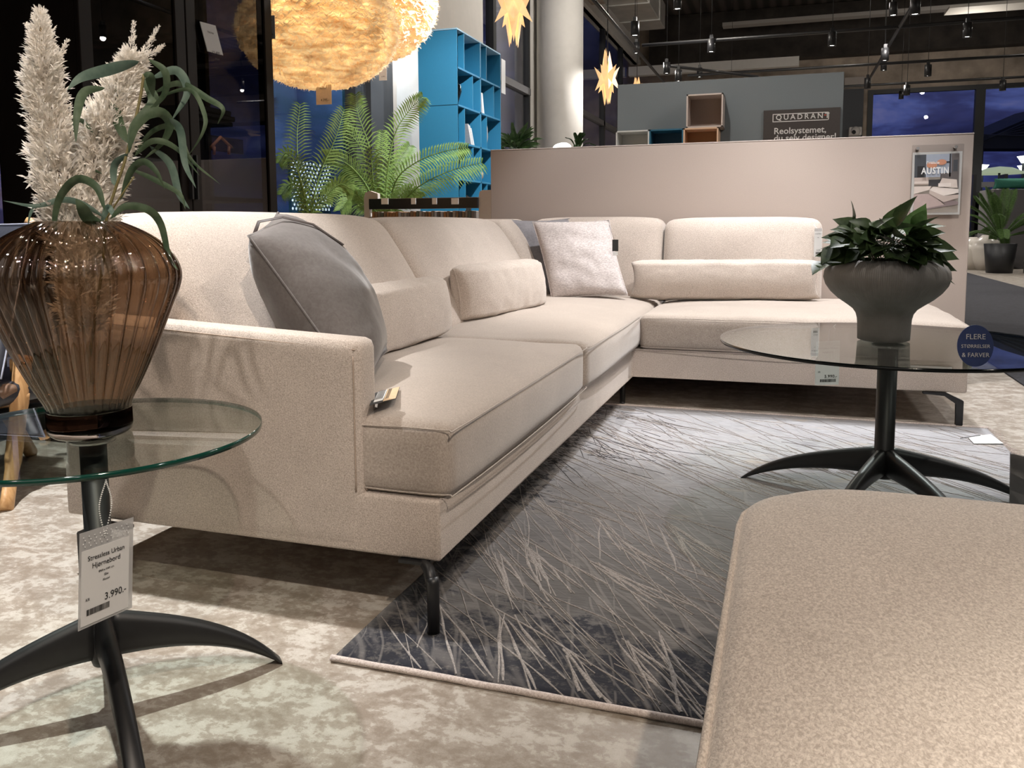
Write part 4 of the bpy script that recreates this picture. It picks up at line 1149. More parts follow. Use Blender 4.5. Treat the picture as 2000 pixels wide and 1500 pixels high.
# ================================================================ BACKGROUND
WX = -3.8
DARKFR = plain('dark_window_frame', (.025, .027, .03), .5)
GREYFR = plain('grey_window_frame', (.16, .16, .17), .5)
WALLM = plain('white_plaster', (.66, .64, .61), .8, var=.03, scale=8)
WGLASS = thin_glass('window_glass', (.82, .85, .90), .0, 1.8)
CONC = plain('brown_concrete', (.36, .30, .245), .85, bumpy=.3, var=.35, scale=2.2)
def Y_of(px, X=WX): return on('x', X, px, 300).y
def window(n, y0, y1, z0, z1, mulls=(), rails=(), fr=DARKFR):
    w = struct(MB().box(WX-.05, WX+.05, y0, y0+.08, z0, z1).box(WX-.05, WX+.05, y1-.08, y1, z0, z1).box(WX-.05, WX+.05, y0, y1, z0, z0+.08).box(WX-.05, WX+.05, y0, y1, z1-.08, z1).build('window_%d' % n, fr))
    for y in mulls: MB().box(WX-.05, WX+.06, y-.06, y+.06, z0, z1).build('mullion', fr, w)
    for z in rails: MB().box(WX-.05, WX+.06, y0, y1, z-.05, z+.05).build('rail', GREYFR, w)
    MB().box(WX-.006, WX+.006, y0+.05, y1-.05, z0+.05, z1-.05).build('pane', WGLASS, w)
    return w
yA, yB, yC, yD = Y_of(708), Y_of(752), Y_of(925), Y_of(1030)
yE, yF = Y_of(1118), 22.2
struct(MB().box(WX-.2, WX+.02, -6, 3.0, 0, 6.1).build('wall_left', plain('black_wall', (.012, .012, .014), .7)))
window(1, 3.0, yA, 0.0, 4.9, mulls=(Y_of(665)+.25,), rails=(3.0,))
struct(MB().box(WX-.2, WX+.10, yA, yB, 0, 4.9).build('trim_1', plain('charcoal_panel', (.03, .032, .036), .6)))
struct(MB().box(WX-.2, WX+.14, yB, yC, 0, 6.1).build('wall_left', WALLM))
window(2, yC, yD, 0.0, 5.0, mulls=(Y_of(960),), rails=(2.9,), fr=DARKFR)
struct(MB().box(WX-.2, WX+.04, yD, yE, 0, 6.1).build('wall_left', WALLM))
mb = MB(); mb.lathe([(0, 0), (.36, 0), (.36, 6.1), (0, 6.1)], (WX+.42, Y_of(1076)-1.0, 0), 40); struct(mb.build('trim_2', WALLM))
window(3, yE, yF, 0.0, 5.1, mulls=(yE+2.6, yE+4.6), rails=(3.05,), fr=DARKFR)
struct(MB().box(WX-.2, WX+.10, 3.0, yB, 4.9, 6.1).build('wall_left', WALLM))
struct(MB().box(WX-.2, WX+.02, yC, yD, 5.0, 6.1).build('wall_left', WALLM))
struct(MB().box(WX-.2, WX+.10, yE, yF, 5.1, 6.1).build('wall_left', WALLM))
struct(MB().box(WX-.06, WX+.13, yE, yF, 5.02, 5.12).build('trim_3', WALLM))
# far wall with windows onto the dusk
FY = 22.0
wx0 = on('y', FY, 1706, 178).x; zt = on('y', FY, 1706, 176).z; mx_ = on('y', FY, 1914, 200).x
struct(MB().box(WX-.2, wx0-.12, FY, FY+.3, 0, 6.1).build('wall_back', CONC))
struct(MB().box(wx0-.12, 12, FY, FY+.3, zt, 6.1).build('wall_back', CONC))
w = struct(MB().box(wx0-.12, wx0, FY-.03, FY+.1, 0, zt).box(wx0, 12, FY-.03, FY+.1, zt-.10, zt).box(wx0, 12, FY-.03, FY+.1, 0, .12).build('window_4', DARKFR))
for x in (mx_, mx_+2.7, mx_+5.4): MB().box(x-.10, x+.10, FY-.05, FY+.12, 0, zt).build('mullion', DARKFR, w)
MB().box(wx0, 12, FY-.03, FY+.1, 1.72, 1.84).build('rail', GREYFR, w)
MB().box(wx0, 12, FY+.03, FY+.045, .1, zt-.05).build('pane', thin_glass('far_glass', (.93, .95, 1.0), 0, .7), w)
struct(MB().box(-3.4, 12, 21.6, 21.95, on('y', 21.6, 1850, 94).z, 6.08).build('trim_10', plain('dark_ribbed_bulkhead', (.03, .024, .02), .85, var=.5, scale=3)))
# white lintel far left and dark opening
a = on('y', 20.8, 1277, 121); b = on('y', 20.8, 1560, 143)
struct(MB().box(a.x-.6, b.x, 20.7, 20.9, on('y', 20.8, 1290, 146).z, a.z-.1).build('trim_4', WALLM))
struct(MB().box(on('y', FY-.05, 1650, 150).x, on('y', FY-.05, 1690, 150).x, FY-.06, FY-.01, on('y', FY, 1660, 172).z, on('y', FY, 1660, 152).z).build('trim_5', plain('pale_lintel', (.40, .36, .33), .8)))
struct(MB().box(on('y', FY-.05, 1640, 150).x, on('y', FY-.05, 1688, 150).x, FY-.07, FY-.02, 0, on('y', FY, 1660, 175).z).build('door_1', plain('dark_door', (.03, .035, .045), .4)))
# rest of the shell
struct(MB().box(12, 12.2, -6, 22.2, 0, 6.1).build('wall_right', plain('warm_grey_wall', (.22, .20, .18), .8, scale=3)))
struct(MB().box(-4, 12, -6.2, -6, 0, 6.1).build('wall_front', plain('warm_grey_wall_front', (.22, .20, .18), .8, scale=3)))
def ceilm():
    m, nt, b, o = mat('dark_ribbed_ceiling'); v = coords(nt)
    w = N(nt, 'ShaderNodeTexWave'); w.inputs['Scale'].default_value = 1.1; w.inputs['Distortion'].default_value = .3; nt.links.new(v, w.inputs[0])
    n = noise_n(nt, v, 2.5, 5)
    r = ramp(nt, [(.2, (.025, .02, .017)), (.8, (.075, .06, .05))], math_(nt, 'MULTIPLY', w.outputs['Fac'], math_(nt, 'ADD', n, .4)))
    nt.links.new(r.outputs[0], b.inputs['Base Color']); b.inputs['Roughness'].default_value = .85; return m
struct(MB().box(-4, 12, -6, 22.2, 6.1, 6.3).build('ceiling', ceilm()))
for k, (y0, y1, z0) in enumerate(((3.5, 4.2, 5.2), (9.5, 10.3, 5.2), (15.6, 16.4, 5.15))):
    struct(MB().box(WX, 12, y0, y1, z0, 6.1, .02, 1).build('trim_%d' % (6+k), CONC))
struct(MB().box(-1.5, 12, 20.2, 20.5, 5.42, 5.5).build('trim_9', plain('pale_conduit', (.30, .28, .26), .6)))
pan = on('z', 5.0, 1850, 22); 
MB().box(pan.x, pan.x+4, pan.y-.25, pan.y+.35, 5.0, 5.05).build('ceiling_panel', plain('white_panel', (.6, .57, .52), .6))
o_ = bpy.data.objects['ceiling_panel']; tag(o_, 'long pale rectangular panel hanging under the ceiling beams at the upper right', 'ceiling panel')
# duct along the windows
duct = empty('air_duct', (-2.5, 16.2, 4.5), 'galvanised rectangular ventilation duct under the ceiling beside the tall windows', 'duct')
DUCT = plain('galvanised_steel', (.33, .32, .30), .4, .6, var=.15, scale=5)
MB().box(-2.95, -2.25, 6.0, 16.2, 4.55, 5.0, .01, 1).build('casing', DUCT, duct)
for k in range(8): MB().box(-2.97, -2.23, 7.0+1.2*k, 7.05+1.2*k, 4.53, 5.02).build('flange', DUCT, duct)

# ---------------------------------------------------------------- track lights
LENS = emit('lamp_lens', (1, .95, .88), 14)
def spot(x, y, z, label, group, w=0, cone=70, tgt=None, col=(1, .93, .85), h=.16, r=.048, parts=True):
    root = empty('spotlight', (x, y, z), label, 'spotlight', group)
    mb = MB(); mb.lathe([(0, z+h), (r, z+h), (r, z), (r*.86, z), (r*.82, z+.018), (0, z+.018)], (x, y, 0), 20); mb.build('housing', BLACK, root)
    mb = MB(); mb.lathe([(0, z+.012), (r*.80, z+.012), (r*.80, z+.016), (0, z+.016)], (x, y, 0), 20); mb.build('lens', LENS, root)
    MB().box(x-.02, x+.02, y-.03, y+.03, z+h, z+h+.05).build('track_adapter', BLACK, root)
    if group == 'far track spotlights' or True:
        mb = MB(); mb.tube([(x, y, z+h+.04), (x, y, 6.1)], .004, 5); mb.build('hanging_wire', BLACK, root)
    if w:
        l = bpy.data.lights.new('spot_beam', 'SPOT'); l.energy = w; l.spot_size = R(cone); l.spot_blend = .55; l.shadow_soft_size = .035; l.color = col
        o = bpy.data.objects.new('spot_beam', l); C.objects.link(o); o.parent = root
        o.location = (0, 0, -.01)
        d = Vector((tgt[0]-x, tgt[1]-y, .3-z)); o.rotation_euler = d.to_track_quat('-Z', 'Y').to_euler()
    return root
for i, (x, y, z, tx, ty, w, cone, c) in enumerate(KEY_SPOTS):
    spot(x, y, z, 'unseen black cylinder track spotlight above the sofa group', 'spotlights over the sofa group', w, cone, (tx, ty), c)
for i, (x, y, w) in enumerate(FILL_GRID):
    spot(x, y, 3.45, 'black wide downlight added as ambient fill', 'added fill downlights', w, 165, (x, y), (1, .95, .90))
def track(name, a, b, label):
    mb = MB(); mb.tube([a, b], .022, 6); o = mb.build(name, BLACK); return tag(o, label, 'track')
far = [(1240, 70, 3.05, 'black spotlight hanging beside the duct, nearest the tall windows'), (1302, 144, 3.05, 'black spotlight just left above the grey partition'),
       (1389, 102, 3.05, 'black spotlight with small bright lens, above the left end of the grey partition'), (1625, 90, 2.98, 'black spotlight on the upper track, above the middle of the grey partition'),
       (1889, 73, 2.98, 'black spotlight on the upper track, above the right mullion'), (1787, 29, 2.98, 'black spotlight cut by the top edge of the photo, highest on the slanting track'),
       (1728, 119, 2.98, 'black spotlight in the middle of the slanting track'), (1812, 149, 2.98, 'black spotlight on the second track above the dusk window'),
       (1694, 173, 2.98, 'black spotlight at the far end of the slanting track'), (1771, 186, 2.98, 'black spotlight in front of the dusk window, leftmost there'),
       (1958, 177, 2.98, 'black spotlight in front of the dusk window, rightmost there'), (1325, 159, 2.9, 'bright spotlight just over the top edge of the grey partition')]
for i, (px, py, z, lb) in enumerate(far):
    p = on('z', z, px, py)
    spot(p.x, p.y, z, lb, 'far track spotlights', 28 if i in (2, 3, 4, 6, 8, 10) else 0, 110, (p.x, p.y-.1))
for (p0, p1, z, lb) in (((1440, 73), (2000, 37), 3.2, 'upper black lighting track running across the ceiling'), ((1500, 133), (2000, 113), 3.2, 'second black lighting track below the upper one'),
                        ((1650, 167), (2000, 152), 3.2, 'lowest black lighting track in front of the dusk window')):
    a = on('z', z, *p0); b = on('z', z, *p1); y = (a.y+b.y)/2
    track('lighting_track', (a.x-1.2, y, z), (b.x+1.5, y, z), lb)
a = on('z', 3.2, 1790, 0); b = on('z', 3.2, 1692, 160)
track('lighting_track', (a.x, a.y-3, 3.2), ((b.x+a.x)/2, b.y, 3.2), 'slanting black lighting track running away towards the far windows')
a = on('z', 3.1, 1309, 129); b = on('z', 3.1, 1480, 150)
track('lighting_track', a, b, 'short black track above the left half of the grey partition')
track('lighting_track', (-2.0, 7.0, 3.26), (-2.0, 15.0, 3.26), 'black lighting track running along below the duct')

# ---------------------------------------------------------------- grey partition, cubes and sign
GY = 9.0
gw = empty('grey_partition', ((on('y', GY, 1210, 167).x+on('y', GY, 1649, 140).x)/2, GY, 0), 'blue-grey display partition standing behind the taupe one', 'partition')
gx0, gx1 = on('y', GY, 1206, 200).x, on('y', GY, 1647, 200).x
gz = on('y', GY, 1649, 140).z
MB().box(gx0, gx1, GY, GY+.12, 0, gz, .003, 1).build('panel', plain('blue_grey_paint', (.16, .18, .19), .75, bumpy=.2, var=.04, scale=150), gw)
def cube_unit(name, label, x0, x1, z0, z1, y1, d, cin, cframe):
    r_ = empty(name, ((x0+x1)/2, y1, z0), label, 'shelf unit', 'open cube shelf units on the grey partition')
    t = .014; y0 = y1-d
    m = plain(name+'_shell', cframe, .6, var=.02)
    MB().box(x0, x0+t, y0, y1, z0, z1).box(x1-t, x1, y0, y1, z0, z1).box(x0, x1, y0, y1, z0, z0+t).box(x0, x1, y0, y1, z1-t, z1).build('shell', m, r_)
    MB().box(x0+t, x1-t, y1-.015, y1, z0+t, z1-t).build('back_panel', plain(name+'_back', cin, .7, var=.03), r_)
CY = GY-.002; dpt = .30; CF = CY-dpt
def cx(px): return on('y', CF, px, 252).x
zc_ = on('y', CF, 1300, 252).z; s_ = cx(1268)-cx(1203)
cube_unit('white_cube_shelf', 'white open cube shelf, left one in the row on the grey partition', cx(1203), cx(1203)+s_, zc_-s_, zc_, CY, dpt, (.50, .50, .48), (.62, .62, .60))
cube_unit('blue_cube_shelf', 'dark blue open cube shelf between the white and the brown one', cx(1203)+s_+.001, cx(1203)+2*s_, zc_-s_, zc_, CY, dpt, (.012, .06, .11), (.02, .12, .20))
cube_unit('brown_cube_shelf', 'caramel brown open cube shelf, right one in the row', cx(1203)+2*s_+.001, cx(1203)+3*s_, zc_-s_, zc_, CY, dpt, (.30, .16, .08), (.68, .45, .30))
cube_unit('beige_cube_shelf', 'beige open shelf box standing above the brown cube', cx(1340), cx(1411), zc_+.001, on('y', CF, 1375, 183).z, CY, dpt, (.30, .235, .20), (.55, .46, .41))
# sign
SY = GY-.03
sx0, sx1 = on('y', SY, 1491, 240).x, on('y', SY, 1641, 240).x; sz1 = on('y', SY, 1491, 216).z
sg = empty('wall_sign', ((sx0+sx1)/2, SY, sz1-.7), 'dark brown QUADRANT sign board fixed to the grey partition', 'sign')
MB().box(sx0, sx1, SY, SY+.028, sz1-.85, sz1, .002, 1).build('board', plain('dark_brown_board', (.045, .036, .032), .6), sg)
LT = plain('pale_lettering', (.62, .60, .57), .6)
bx0, bx1 = on('y', SY, 1509, 230).x, on('y', SY, 1619, 230).x; bz0, bz1 = on('y', SY, 1509, 239).z, on('y', SY, 1509, 223).z
MB().box(bx0, bx1, SY-.003, SY, bz1-.008, bz1).box(bx0, bx1, SY-.003, SY, bz0, bz0+.008).box(bx0, bx0+.008, SY-.003, SY, bz0, bz1).box(bx1-.008, bx1, SY-.003, SY, bz0, bz1).build('logo_frame', LT, sg)
text('QUADRANT', .072, LT, sg, Vector((bx0+.030, SY-.003, bz0+.022)), (1, 0, 0), (0, 0, 1), name='logo_lettering', off=.001, spacing=1.42)
MB().box(bx1-.045, bx1-.025, SY-.004, SY, bz1-.035, bz1-.027).build('logo_mark', plain('red_mark', (.6, .1, .06), .6), sg)
text('Reolsystemet,', .088, LT, sg, on('y', SY-.003, 1511, 262), (1, 0, 0), (0, 0, 1), name='sign_lettering', off=.0012)
text('du selv designer!', .088, LT, sg, on('y', SY-.003, 1511, 276), (1, 0, 0), (0, 0, 1), name='sign_lettering', off=.0012)
# camera dome
p = on('y', FY-.35, 1671, 256)
cd_ = empty('security_camera', p, 'small white dome camera on the far concrete wall', 'camera')
mb = MB(); bm2 = bmesh.new(); bmesh.ops.create_uvsphere(bm2, u_segments=20, v_segments=12, radius=.11, matrix=Matrix.Translation(p)); mb.add(bm2); mb.build('dome', WHITE, cd_, smooth=True)
MB().box(p.x-.14, p.x+.14, p.y, FY, p.z-.1, p.z+.1, .02, 2).build('bracket', WHITE, cd_)
bm2 = bmesh.new(); bmesh.ops.create_uvsphere(bm2, u_segments=12, v_segments=8, radius=.05, matrix=Matrix.Translation(p+Vector((-.04, -.08, -.03)))); mb = MB(); mb.add(bm2); mb.build('lens', INK, cd_, smooth=True)

# ---------------------------------------------------------------- blue shelf
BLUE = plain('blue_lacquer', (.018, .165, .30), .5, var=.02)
SX0, SX1, SY0, SY1, SZ = -3.165, -2.79, 7.0, 8.18, 2.598
bs = empty('blue_shelving_unit', (-2.98, 7.6, 0), 'tall bright blue modular shelving unit with divided compartments', 'shelving unit')
RH = .3265; t = .012; nR = 8
mb = MB()
for k in range(4): mb.box(SX0, SX1, SY0-.006, SY0+t, SZ-(k+1)*2*RH+.004, SZ-k*2*RH-.004)
mb.build('end_panel', BLUE, bs)
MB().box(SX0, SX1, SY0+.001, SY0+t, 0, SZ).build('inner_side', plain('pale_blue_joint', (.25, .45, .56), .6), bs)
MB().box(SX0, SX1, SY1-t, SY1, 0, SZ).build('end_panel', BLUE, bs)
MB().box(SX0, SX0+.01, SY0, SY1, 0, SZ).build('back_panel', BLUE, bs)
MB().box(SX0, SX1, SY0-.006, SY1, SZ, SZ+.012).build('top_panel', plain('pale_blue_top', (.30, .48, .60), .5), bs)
ym = (SY0+SY1)/2
MB().box(SX0, SX1, ym-t, ym+t, 0, SZ).build('divider', BLUE, bs)
for k in range(nR): MB().box(SX0, SX1, SY0, SY1, SZ-(k+1)*RH-.008, SZ-(k+1)*RH+.008).build('shelf', BLUE, bs)
wc = (SY1-SY0)/2
for k in range(nR):
    for c_ in (0, 1):
        fr_ = (.30 if k % 2 == 0 else .66)
        y = SY0+c_*wc+wc*fr_
        MB().box(SX0, SX1-.004, y-.006, y+.006, SZ-(k+1)*RH, SZ-k*RH).build('small_divider', BLUE, bs)
def floorz(k): return SZ-(k+1)*RH+.009
def vase_obj(name, label, x, y, z, prof, m, cat='vase', group=None, seg=32):
    r_ = empty(name, (x, y, z), label, cat, group); mb = MB(); mb.lathe([(a, z+b) for a, b in prof], (x, y, 0), seg); mb.build('body', m, r_, smooth=True); return r_
vase_obj('glass_vase', 'smoky glass vase in the blue shelf, upper near compartment', -2.93, 7.20, floorz(1), [(0, 0), (.04, 0), (.065, .05), (.095, .14), (.09, .19), (.075, .215), (.07, .21), (.085, .185), (.09, .14), (.06, .055), (0, .01)], thin_glass('smoky_glass', (.35, .38, .38), .02, 2.0))
vase_obj('ceramic_vase', 'two-tone cream and grey vase in the blue shelf, far compartment', -2.93, 7.92, floorz(2), [(0, 0), (.045, 0), (.075, .05), (.088, .13), (.085, .22), (.07, .285), (.06, .285), (.06, .27), (0, .27)], plain('two_tone_ceramic', (.34, .32, .30), .6, var=.3, scale=6))
vase_obj('small_bowl', 'small taupe round vase low in the blue shelf', -2.88, 7.72, floorz(3), [(0, 0), (.03, 0), (.06, .05), (.058, .09), (.035, .11), (0, .11)], plain('taupe_ceramic', (.28, .2, .17), .6))
vase_obj('dark_vase', 'glossy black vase at the bottom of the blue shelf near the palm', -2.90, 7.42, floorz(4), [(0, 0), (.05, 0), (.075, .09), (.06, .16), (.035, .19), (0, .19)], plain('black_ceramic', (.02, .022, .022), .15))
def lean_book(label, y, z, h, thk, lean, m, x=-2.90):
    r_ = empty('leaning_book', (x, y, z), label, 'book', 'books leaning in the blue shelf')
    mb = MB(); q = [(y, z), (y+thk, z), (y+thk-lean, z+h), (y-lean, z+h)]; mb.prism(q, 'x', x-.10, x+.08); bk = mb.build('cover', m, r_)
    mb = MB(); q = [(y+thk*.2, z+.002), (y+thk*.8, z+.002), (y+thk*.8-lean, z+h-.004), (y+thk*.2-lean, z+h-.004)]; mb.prism(q, 'x', x-.095, x+.083); mb.build('pages', PAPER, r_)
for i, (y, k, h, th_, ln) in enumerate(((7.70, 1, .20, .05, .05), (7.36, 2, .19, .02, .09), (7.395, 2, .18, .02, .085), (7.43, 2, .16, .02, .08))):
    lean_book(['white patterned book in the upper far compartment of the blue shelf', 'leftmost of the three books leaning in the blue shelf', 'middle one of the three books leaning in the blue shelf', 'rightmost of the three books leaning in the blue shelf'][i], y+ln*.5, floorz(k), h, th_, ln,
              plain('book_cover_%s' % ['white', 'grey', 'cream', 'slate'][i], [(.6, .55, .55), (.35, .35, .36), (.55, .5, .45), (.3, .36, .4)][i], .5))
# price labels on the shelf side
p = on('y', 8.2, 978, 142); sl = tag(MB().box(-2.79, -2.785, 8.20, 8.32, p.z-.20, p.z+.14).build('price_label', PAPER), 'white price label at the far edge of the blue shelving unit', 'label')

# ---------------------------------------------------------------- fabric sample rack
RY = 5.62
rk = empty('fabric_sample_rack', (-2.5, RY, 0), 'cream rack with rounded end panels and hanging fabric samples', 'rack')
CREAMP = plain('cream_panel', (.50, .45, .41), .6, var=.02)
def round_panel(x, y0, y1, z1, r, t=.05):
    pts = [(y0, 0), (y1, 0)] + [(y1-r+r*math.sin(a*math.pi/16), z1-r+r*math.cos(a*math.pi/16)) for a in range(8, -1, -1)] + [(y0+r-r*math.sin(a*math.pi/16), z1-r+r*math.cos(a*math.pi/16)) for a in range(0, 9)]
    mb = MB(); mb.prism(pts, 'x', x, x+t); return mb.build('end_panel', CREAMP, rk)
xa = on('y', RY, 708, 380).x; xb = on('y', RY, 933, 378).x; zt_ = on('y', RY, 770, 377).z
pts = [(xa, 0), (xa+.045, 0), (xa+.045, zt_-.06), (on('y', RY+.3, 770, 377).x, zt_-.05), (on('y', RY+.3, 770, 377).x, zt_+.0), (xa+.05, zt_+.02), (xa+.012, zt_+.008), (xa, zt_-.03)]
mb = MB(); mb.prism(pts, 'y', RY+.02, RY+.06); mb.build('end_panel', CREAMP, rk)
pts = [(xb, 0), (xb+.14, 0), (xb+.14, zt_+.01), (xb+.03, zt_+.01), (xb+.008, zt_), (xb, zt_-.03)]
mb = MB(); mb.prism(pts, 'y', RY+.02, RY+.06); mb.build('end_panel', CREAMP, rk)
zr0, zr1 = on('y', RY, 800, 408).z, on('y', RY, 800, 387).z
MB().box(xa+.05, xb, RY+.0, RY+.04, zr0, zr1, .003, 1).build('rail', BLACK2, rk)
for px in (752, 808, 849, 889):
    q = on('y', RY, px, 394); ww = .028 if px in (752, 889) else .018
    MB().box(q.x-ww, q.x+ww, RY-.006, RY-.001, on('y', RY, px, 399).z, on('y', RY, px, 387).z).build('label_card', PAPER, rk)
scol = [(.10, .085, .075), (.22, .18, .15), (.28, .14, .06), (.16, .13, .11), (.06, .055, .05), (.30, .28, .27), (.36, .37, .40), (.20, .13, .08), (.10, .09, .10), (.24, .20, .17), (.10, .11, .09), (.30, .25, .21)]
n = 34; rnd = random.Random(5)
for i in range(n):
    x = xa+.07+(xb-xa-.10)*i/n; w_ = (xb-xa-.10)/n*.8
    c_ = scol[(i*7+rnd.randint(0, 3)) % len(scol)] if not 5 <= i <= 8 else scol[2]
    o = MB().box(x, x+w_, RY+.01, RY+.30, zr0-.42, zr0-.02+rnd.uniform(-.005, .005), .003, 1).build('fabric_sample', None, None)
    if not bpy.data.materials.get('sample_%d_%d' % (int(c_[0]*100), int(c_[2]*100))): plain('sample_%d_%d' % (int(c_[0]*100), int(c_[2]*100)), c_, .9)
    o.data.materials.append(bpy.data.materials['sample_%d_%d' % (int(c_[0]*100), int(c_[2]*100))])
    tag(o, 'hanging fabric sample swatch in the cream rack under the black rail', 'fabric sample', 'fabric samples hanging in the rack')

# ---------------------------------------------------------------- palms
PALM = leafm('palm_green', (.15, .26, .07), (.32, .48, .16), .35, .45)
def frond(mb, pts, L, n=34, up_=Vector((0, 0, 1)), droop=.25, w=.010, spread=1.0):
    p = bez(pts, n); mb.tube(p, [.007*(1-i/(n+1))+.0015 for i in range(n+1)], 5)
    for i in range(int(n*.22), n+1):
        t = i/n; tan = (p[min(i+1, n)]-p[max(i-1, 0)]).normalized()
        s = tan.cross(up_)
        if s.length < .05: s = tan.cross(Vector((1, 0, 0)))
        s.normalize(); l = L*(math.sin(math.pi*min(1, (t-.15)*1.1))**.6*.9+.15) if t > .2 else L*.4
        for sg in (-1, 1):
            for sub in (0, .5):
                c = p[i] if sub == 0 or i == n else p[i].lerp(p[i+1], .5)
                d = (tan*.75+s*sg*spread+Vector((0, 0, -.10))).normalized()
                e1_ = c+d*l*.5; e2_ = c+d*l+Vector((0, 0, -droop*l))
                ws = d.cross(Vector((.2, -.9, .3))).normalized()*w/2
                v = [mb.bm.verts.new(q) for q in (c-ws*.5, e1_-ws, e2_, e1_+ws, c+ws*.5)]
                mb.bm.faces.new(v)
PYp = 6.25
bx = on('y', PYp, 748, 385).x
palm = empty('potted_palm', (bx, PYp, 0), 'tall feathery green palm standing behind the fabric rack', 'plant')
mb = MB(); mb.lathe([(0, 0), (.17, 0), (.22, .42), (.20, .42), (.19, .38), (0, .38)], (bx, PYp, 0), 32); mb.build('pot', plain('dark_planter', (.03, .03, .03), .5), palm, smooth=True)
FR = [([(748, 420), (731, 368), (722, 290), (700, 225), (694, 186)], 0, .20), ([(752, 420), (758, 330), (772, 260), (800, 215), (825, 190)], -.1, .19),
      ([(760, 420), (775, 350), (820, 313), (870, 295), (912, 288)], -.25, .17), ([(765, 430), (800, 380), (838, 352), (890, 330), (940, 318)], -.35, .20),
      ([(735, 430), (720, 370), (690, 330), (660, 310), (636, 304)], -.1, .19), ([(745, 430), (746, 370), (746, 310), (747, 258)], .1, .15),
      ([(752, 430), (762, 370), (778, 320), (800, 285)], .15, .17), ([(740, 430), (735, 380), (705, 290), (672, 250)], .2, .22),
      ([(738, 430), (700, 395), (660, 370), (640, 380)], -.15, .17), ([(742, 430), (715, 400), (690, 380), (665, 410)], -.3, .16), ([(756, 430), (775, 390), (800, 372), (822, 385)], -.1, .15), ([(748, 430), (730, 385), (695, 350), (672, 335)], .0, .2)]
for pts, dy, L in FR:
    m_ = len(pts); P = [on('y', PYp+dy*(i/(m_-1)), *q) for i, q in enumerate(pts)]
    P = [Vector((bx, PYp, .38))]+P
    mb = MB(); frond(mb, P, L*.75, 24, up_=Vector((rt.y*-1, rt.x, .35)) if len(pts) else None, w=.014); mb.build('frond', PALM, palm, recalc=False)
# second palm, added in place of the palm reflection in the window
bx2 = -3.30; by2 = 5.15
palm_refl = empty('potted_palm', (bx2, by2, 0), 'smaller palm standing in for the window reflection, left of the tall palm', 'plant')
mb = MB(); mb.lathe([(0, 0), (.13, 0), (.17, .34), (.15, .34), (.15, .30), (0, .30)], (bx2, by2, 0), 28); mb.build('pot', plain('grey_planter', (.10, .10, .10), .5), palm_refl, smooth=True)
for pts, L in ([([(600, 430), (585, 350), (580, 270), (586, 205)], .16), ([(605, 430), (625, 340), (655, 270), (672, 215)], .17), ([(600, 430), (580, 330), (560, 300), (545, 318)], .12), ([(602, 430), (590, 390), (570, 360), (550, 380)], .12), ([(604, 430), (640, 380), (665, 360), (690, 372)], .13)]):
    P = [Vector((bx2, by2, .32))]+[on('y', by2+.05*i, *q) for i, q in enumerate(pts)]
    mb = MB(); frond(mb, P, L*.8, 22, up_=Vector((rt.y*-1, rt.x, .35)), w=.011); mb.build('frond', PALM, palm_refl, recalc=False)
# added glowing dotted panel, stands in for a reflection in the window
px0 = on('x', -4.6, 566, 315); 
y0_, y1_ = on('x', -4.6, 568, 360).y, on('x', -4.6, 645, 360).y; z0_, z1_ = on('x', -4.6, 600, 412).z, on('x', -4.6, 600, 316).z
ps = empty('lattice_reflection', (-4.6, y0_, 0), 'white dotted panel standing in for a window reflection behind the palms', 'screen')
MB().box(-4.63, -4.60, y0_, y1_, 0, z1_).build('panel', plain('dark_lattice', (.02, .05, .08), .5), ps)
mb = MB(); ny = 12; nzz = 12
for j in range(ny):
    for k in range(nzz):
        y = y0_+(y1_-y0_)*(j+.5+(.5 if k % 2 else 0)-.25)/ny; z = z0_+(z1_-z0_)*(k+.5)/nzz
        r = (z1_-z0_)/nzz*.36
        mb.poly([(-4.595, y+(y1_-y0_)/ny*.27*math.cos(a*math.pi/4), z+r*math.sin(a*math.pi/4)) for a in range(8)])
o = mb.build('reflected_dot', emit('reflected_dot_glow', (.85, .95, .95), 1.3), ps); o['kind'] = 'stuff'

# ---------------------------------------------------------------- feather lamps
def featherm():
    m, nt, b, o = mat('warm_feather')
    n = noise_n(nt, coords(nt), 24, 3)
    sp = N(nt, 'ShaderNodeSeparateXYZ'); nt.links.new(coords(nt), sp.inputs[0])
    r = ramp(nt, [(.3, (.88, .70, .50)), (.7, (.98, .88, .72))], n)
    nt.links.new(r.outputs[0], b.inputs['Base Color']); b.inputs['Roughness'].default_value = .8
    b.inputs['Emission Color'].default_value = (1.0, .82, .44, 1); pass
    fn = noise_n(nt, coords(nt, (5, 5, 26)), 1.6, 4, .65, .5)
    fr = ramp(nt, [(.34, .06), (.5, .42), (.66, 1.05)], fn); nt.links.new(fr.outputs[0], b.inputs['Emission Strength'])
    t = N(nt, 'ShaderNodeBsdfTranslucent'); nt.links.new(r.outputs[0], t.inputs[0])
    mx = N(nt, 'ShaderNodeMixShader'); mx.inputs[0].default_value = .6
    nt.links.new(b.outputs[0], mx.inputs[1]); nt.links.new(t.outputs[0], mx.inputs[2]); nt.links.new(mx.outputs[0], o.inputs[0])
    return m
FEA = featherm(); CORE = emit('warm_lamp_core', (1.0, .72, .36), 2.6)
